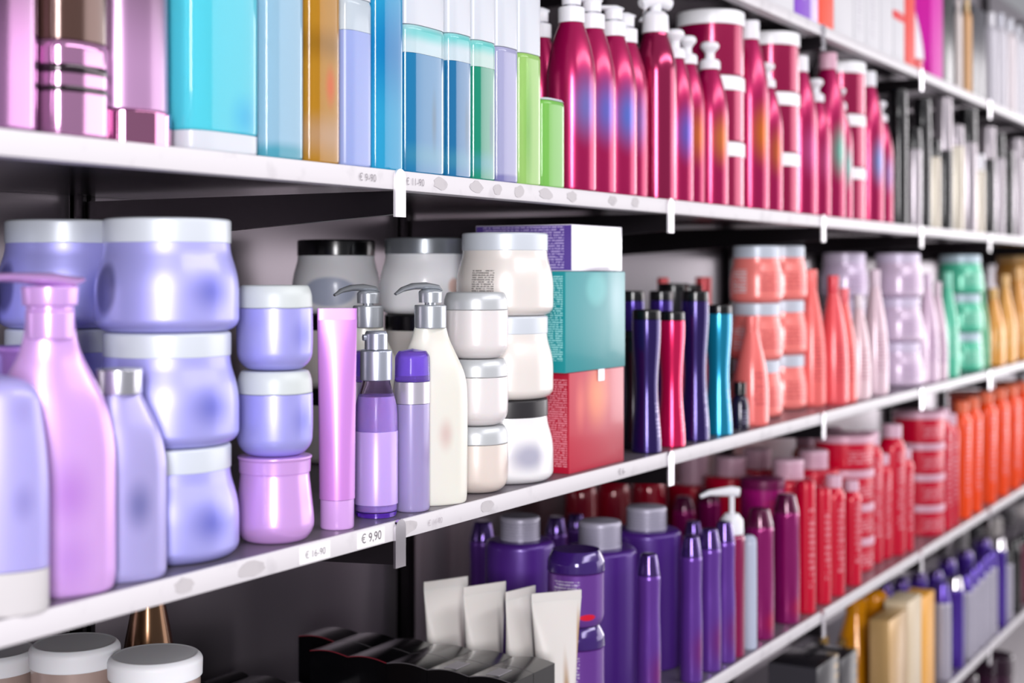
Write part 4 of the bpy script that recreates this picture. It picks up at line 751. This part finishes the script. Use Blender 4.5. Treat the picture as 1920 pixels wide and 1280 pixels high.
bx(1729, 1752, .91, .965, 1122, mat('f0a818', .3), 'yellow carton beside the purple bottles')
PUC = mat('4a22a0', .1, .5, .6, name='violet gloss'); WB3 = mat('b8b4c4', .25, .3, .3, name='silver-lilac body')
PW = 'violet and silver bottles'
for uc, w, v, b_, c_2, lb in [(1766, 34, 1092, WB3, PUC, 'silver-lilac bottle with violet cap, first beside the yellow carton'), (1790, 34, 1080, PUC, CHROME, 'violet bottle with a sparkling chrome cap, front one'), (1812, 26, 1076, WB3, PUC, 'silver bottle with violet cap directly after the front violet one'), (1824, 24, 1064, WB3, PUC, 'silver bottle, second of the receding silver row'),
      (1836, 24, 1052, WB3, PUC, 'silver bottle in the middle of the receding silver row'), (1848, 22, 1040, WB3, PUC, 'silver bottle, fourth of the receding silver row'), (1859, 22, 1030, WB3, PUC, 'silver bottle, last of the receding silver row'), (1874, 26, 1008, PUC, CHROME, 'violet bottle with a sparkling cap at the end of the silver row'), (1888, 22, 1030, WB3, BLACK, 'grey bottle beside the last violet one'), (1902, 24, 1010, BG, BG, 'black bottle near the bottom right edge'), (1918, 26, 1000, mat('6a1838', .2, .2, .5), BG, 'maroon bottle cut by the bottom right edge')]:
    x, y, r = put('B', uc, w); h = hh('B', v, x, y); t = thing('violet_bottle', lb, 'bottle', (x, y, zB), PW)
    slim(t, r, h, b_, c_2, 1, .8 if b_ is WB3 else .86)
for uc, w, v, lb in [(1660, 30, 1090, 'violet cap at the back above the amber bottle'), (1690, 32, 1080, 'violet bottle in the back row above the gold carton'), (1722, 34, 1072, 'violet bottle with sparkling cap behind the white-topped carton'), (1752, 34, 1068, 'violet bottle in the back row behind the yellow carton'), (1776, 34, 1045, 'violet bottle far back under the red jars'), (1808, 34, 1030, 'violet bottle far back left of centre of the silver row'), (1842, 32, 1008, 'violet bottle far back above the silver row')]:
    x, y, r = put('B', uc, w, y=1.12); h = hh('B', v, x, y); t = thing('violet_bottle', lb, 'bottle', (x, y, zB), 'violet bottles in the back row of the lowest shelf'); slim(t, r, h, PUC, CAPP, 1, .86)
for uc, w, v, b_, lb in [(1800, 30, 985, '8a8688', 'grey bottle far back above the violet row, left one'), (1826, 30, 975, '2a282c', 'black bottle far back above the violet row'), (1862, 32, 965, 'b0aaa8', 'pale grey bottle far back under the orange bottles'), (1890, 32, 950, '4a464a', 'dark grey bottle far back near the right edge'), (1915, 32, 940, 'c4bcbc', 'light grey bottle far back at the right edge')]:
    x, y, r = put('B', uc, w, y=1.27); h = hh('B', v, x, y); t = thing('grey_bottle', lb, 'bottle', (x, y, zB), 'grey bottles far back on the lowest shelf'); slim(t, r, h, mat(b_, .3), mat('8c888e', .3, .5), 1, .88)
# base deck under the lowest shelf
t = thing('base_deck', 'white base deck of the shelving at the bottom right corner', 'shelf', (0, Y0, .07)); box('deck', -1.5, 9.5, -.02, YB - Y0 - .024, -.02, 0, mat('dcd6da', .4), t); box('plinth', -1.5, 9.5, .02, .03, -.07, -.021, mat('9a949a', .5), t)
for uc, v, lb in [(1790, 1262, 'dark purple jar on the base deck, cut by the bottom of the photo'), (1862, 1225, 'dark purple jar on the base deck near the right edge')]:
    y = .98; x = xat(uc, y); h = hz(v, x, y) - .07; r = .06
    t = thing('dark_jar', lb, 'jar', (x, y, .07), 'dark purple jars on the base deck'); jar(t, r, h, mat('3a1430', .2, .2, .5), mat('2a0c24', .15, .2, .5), 'straight')
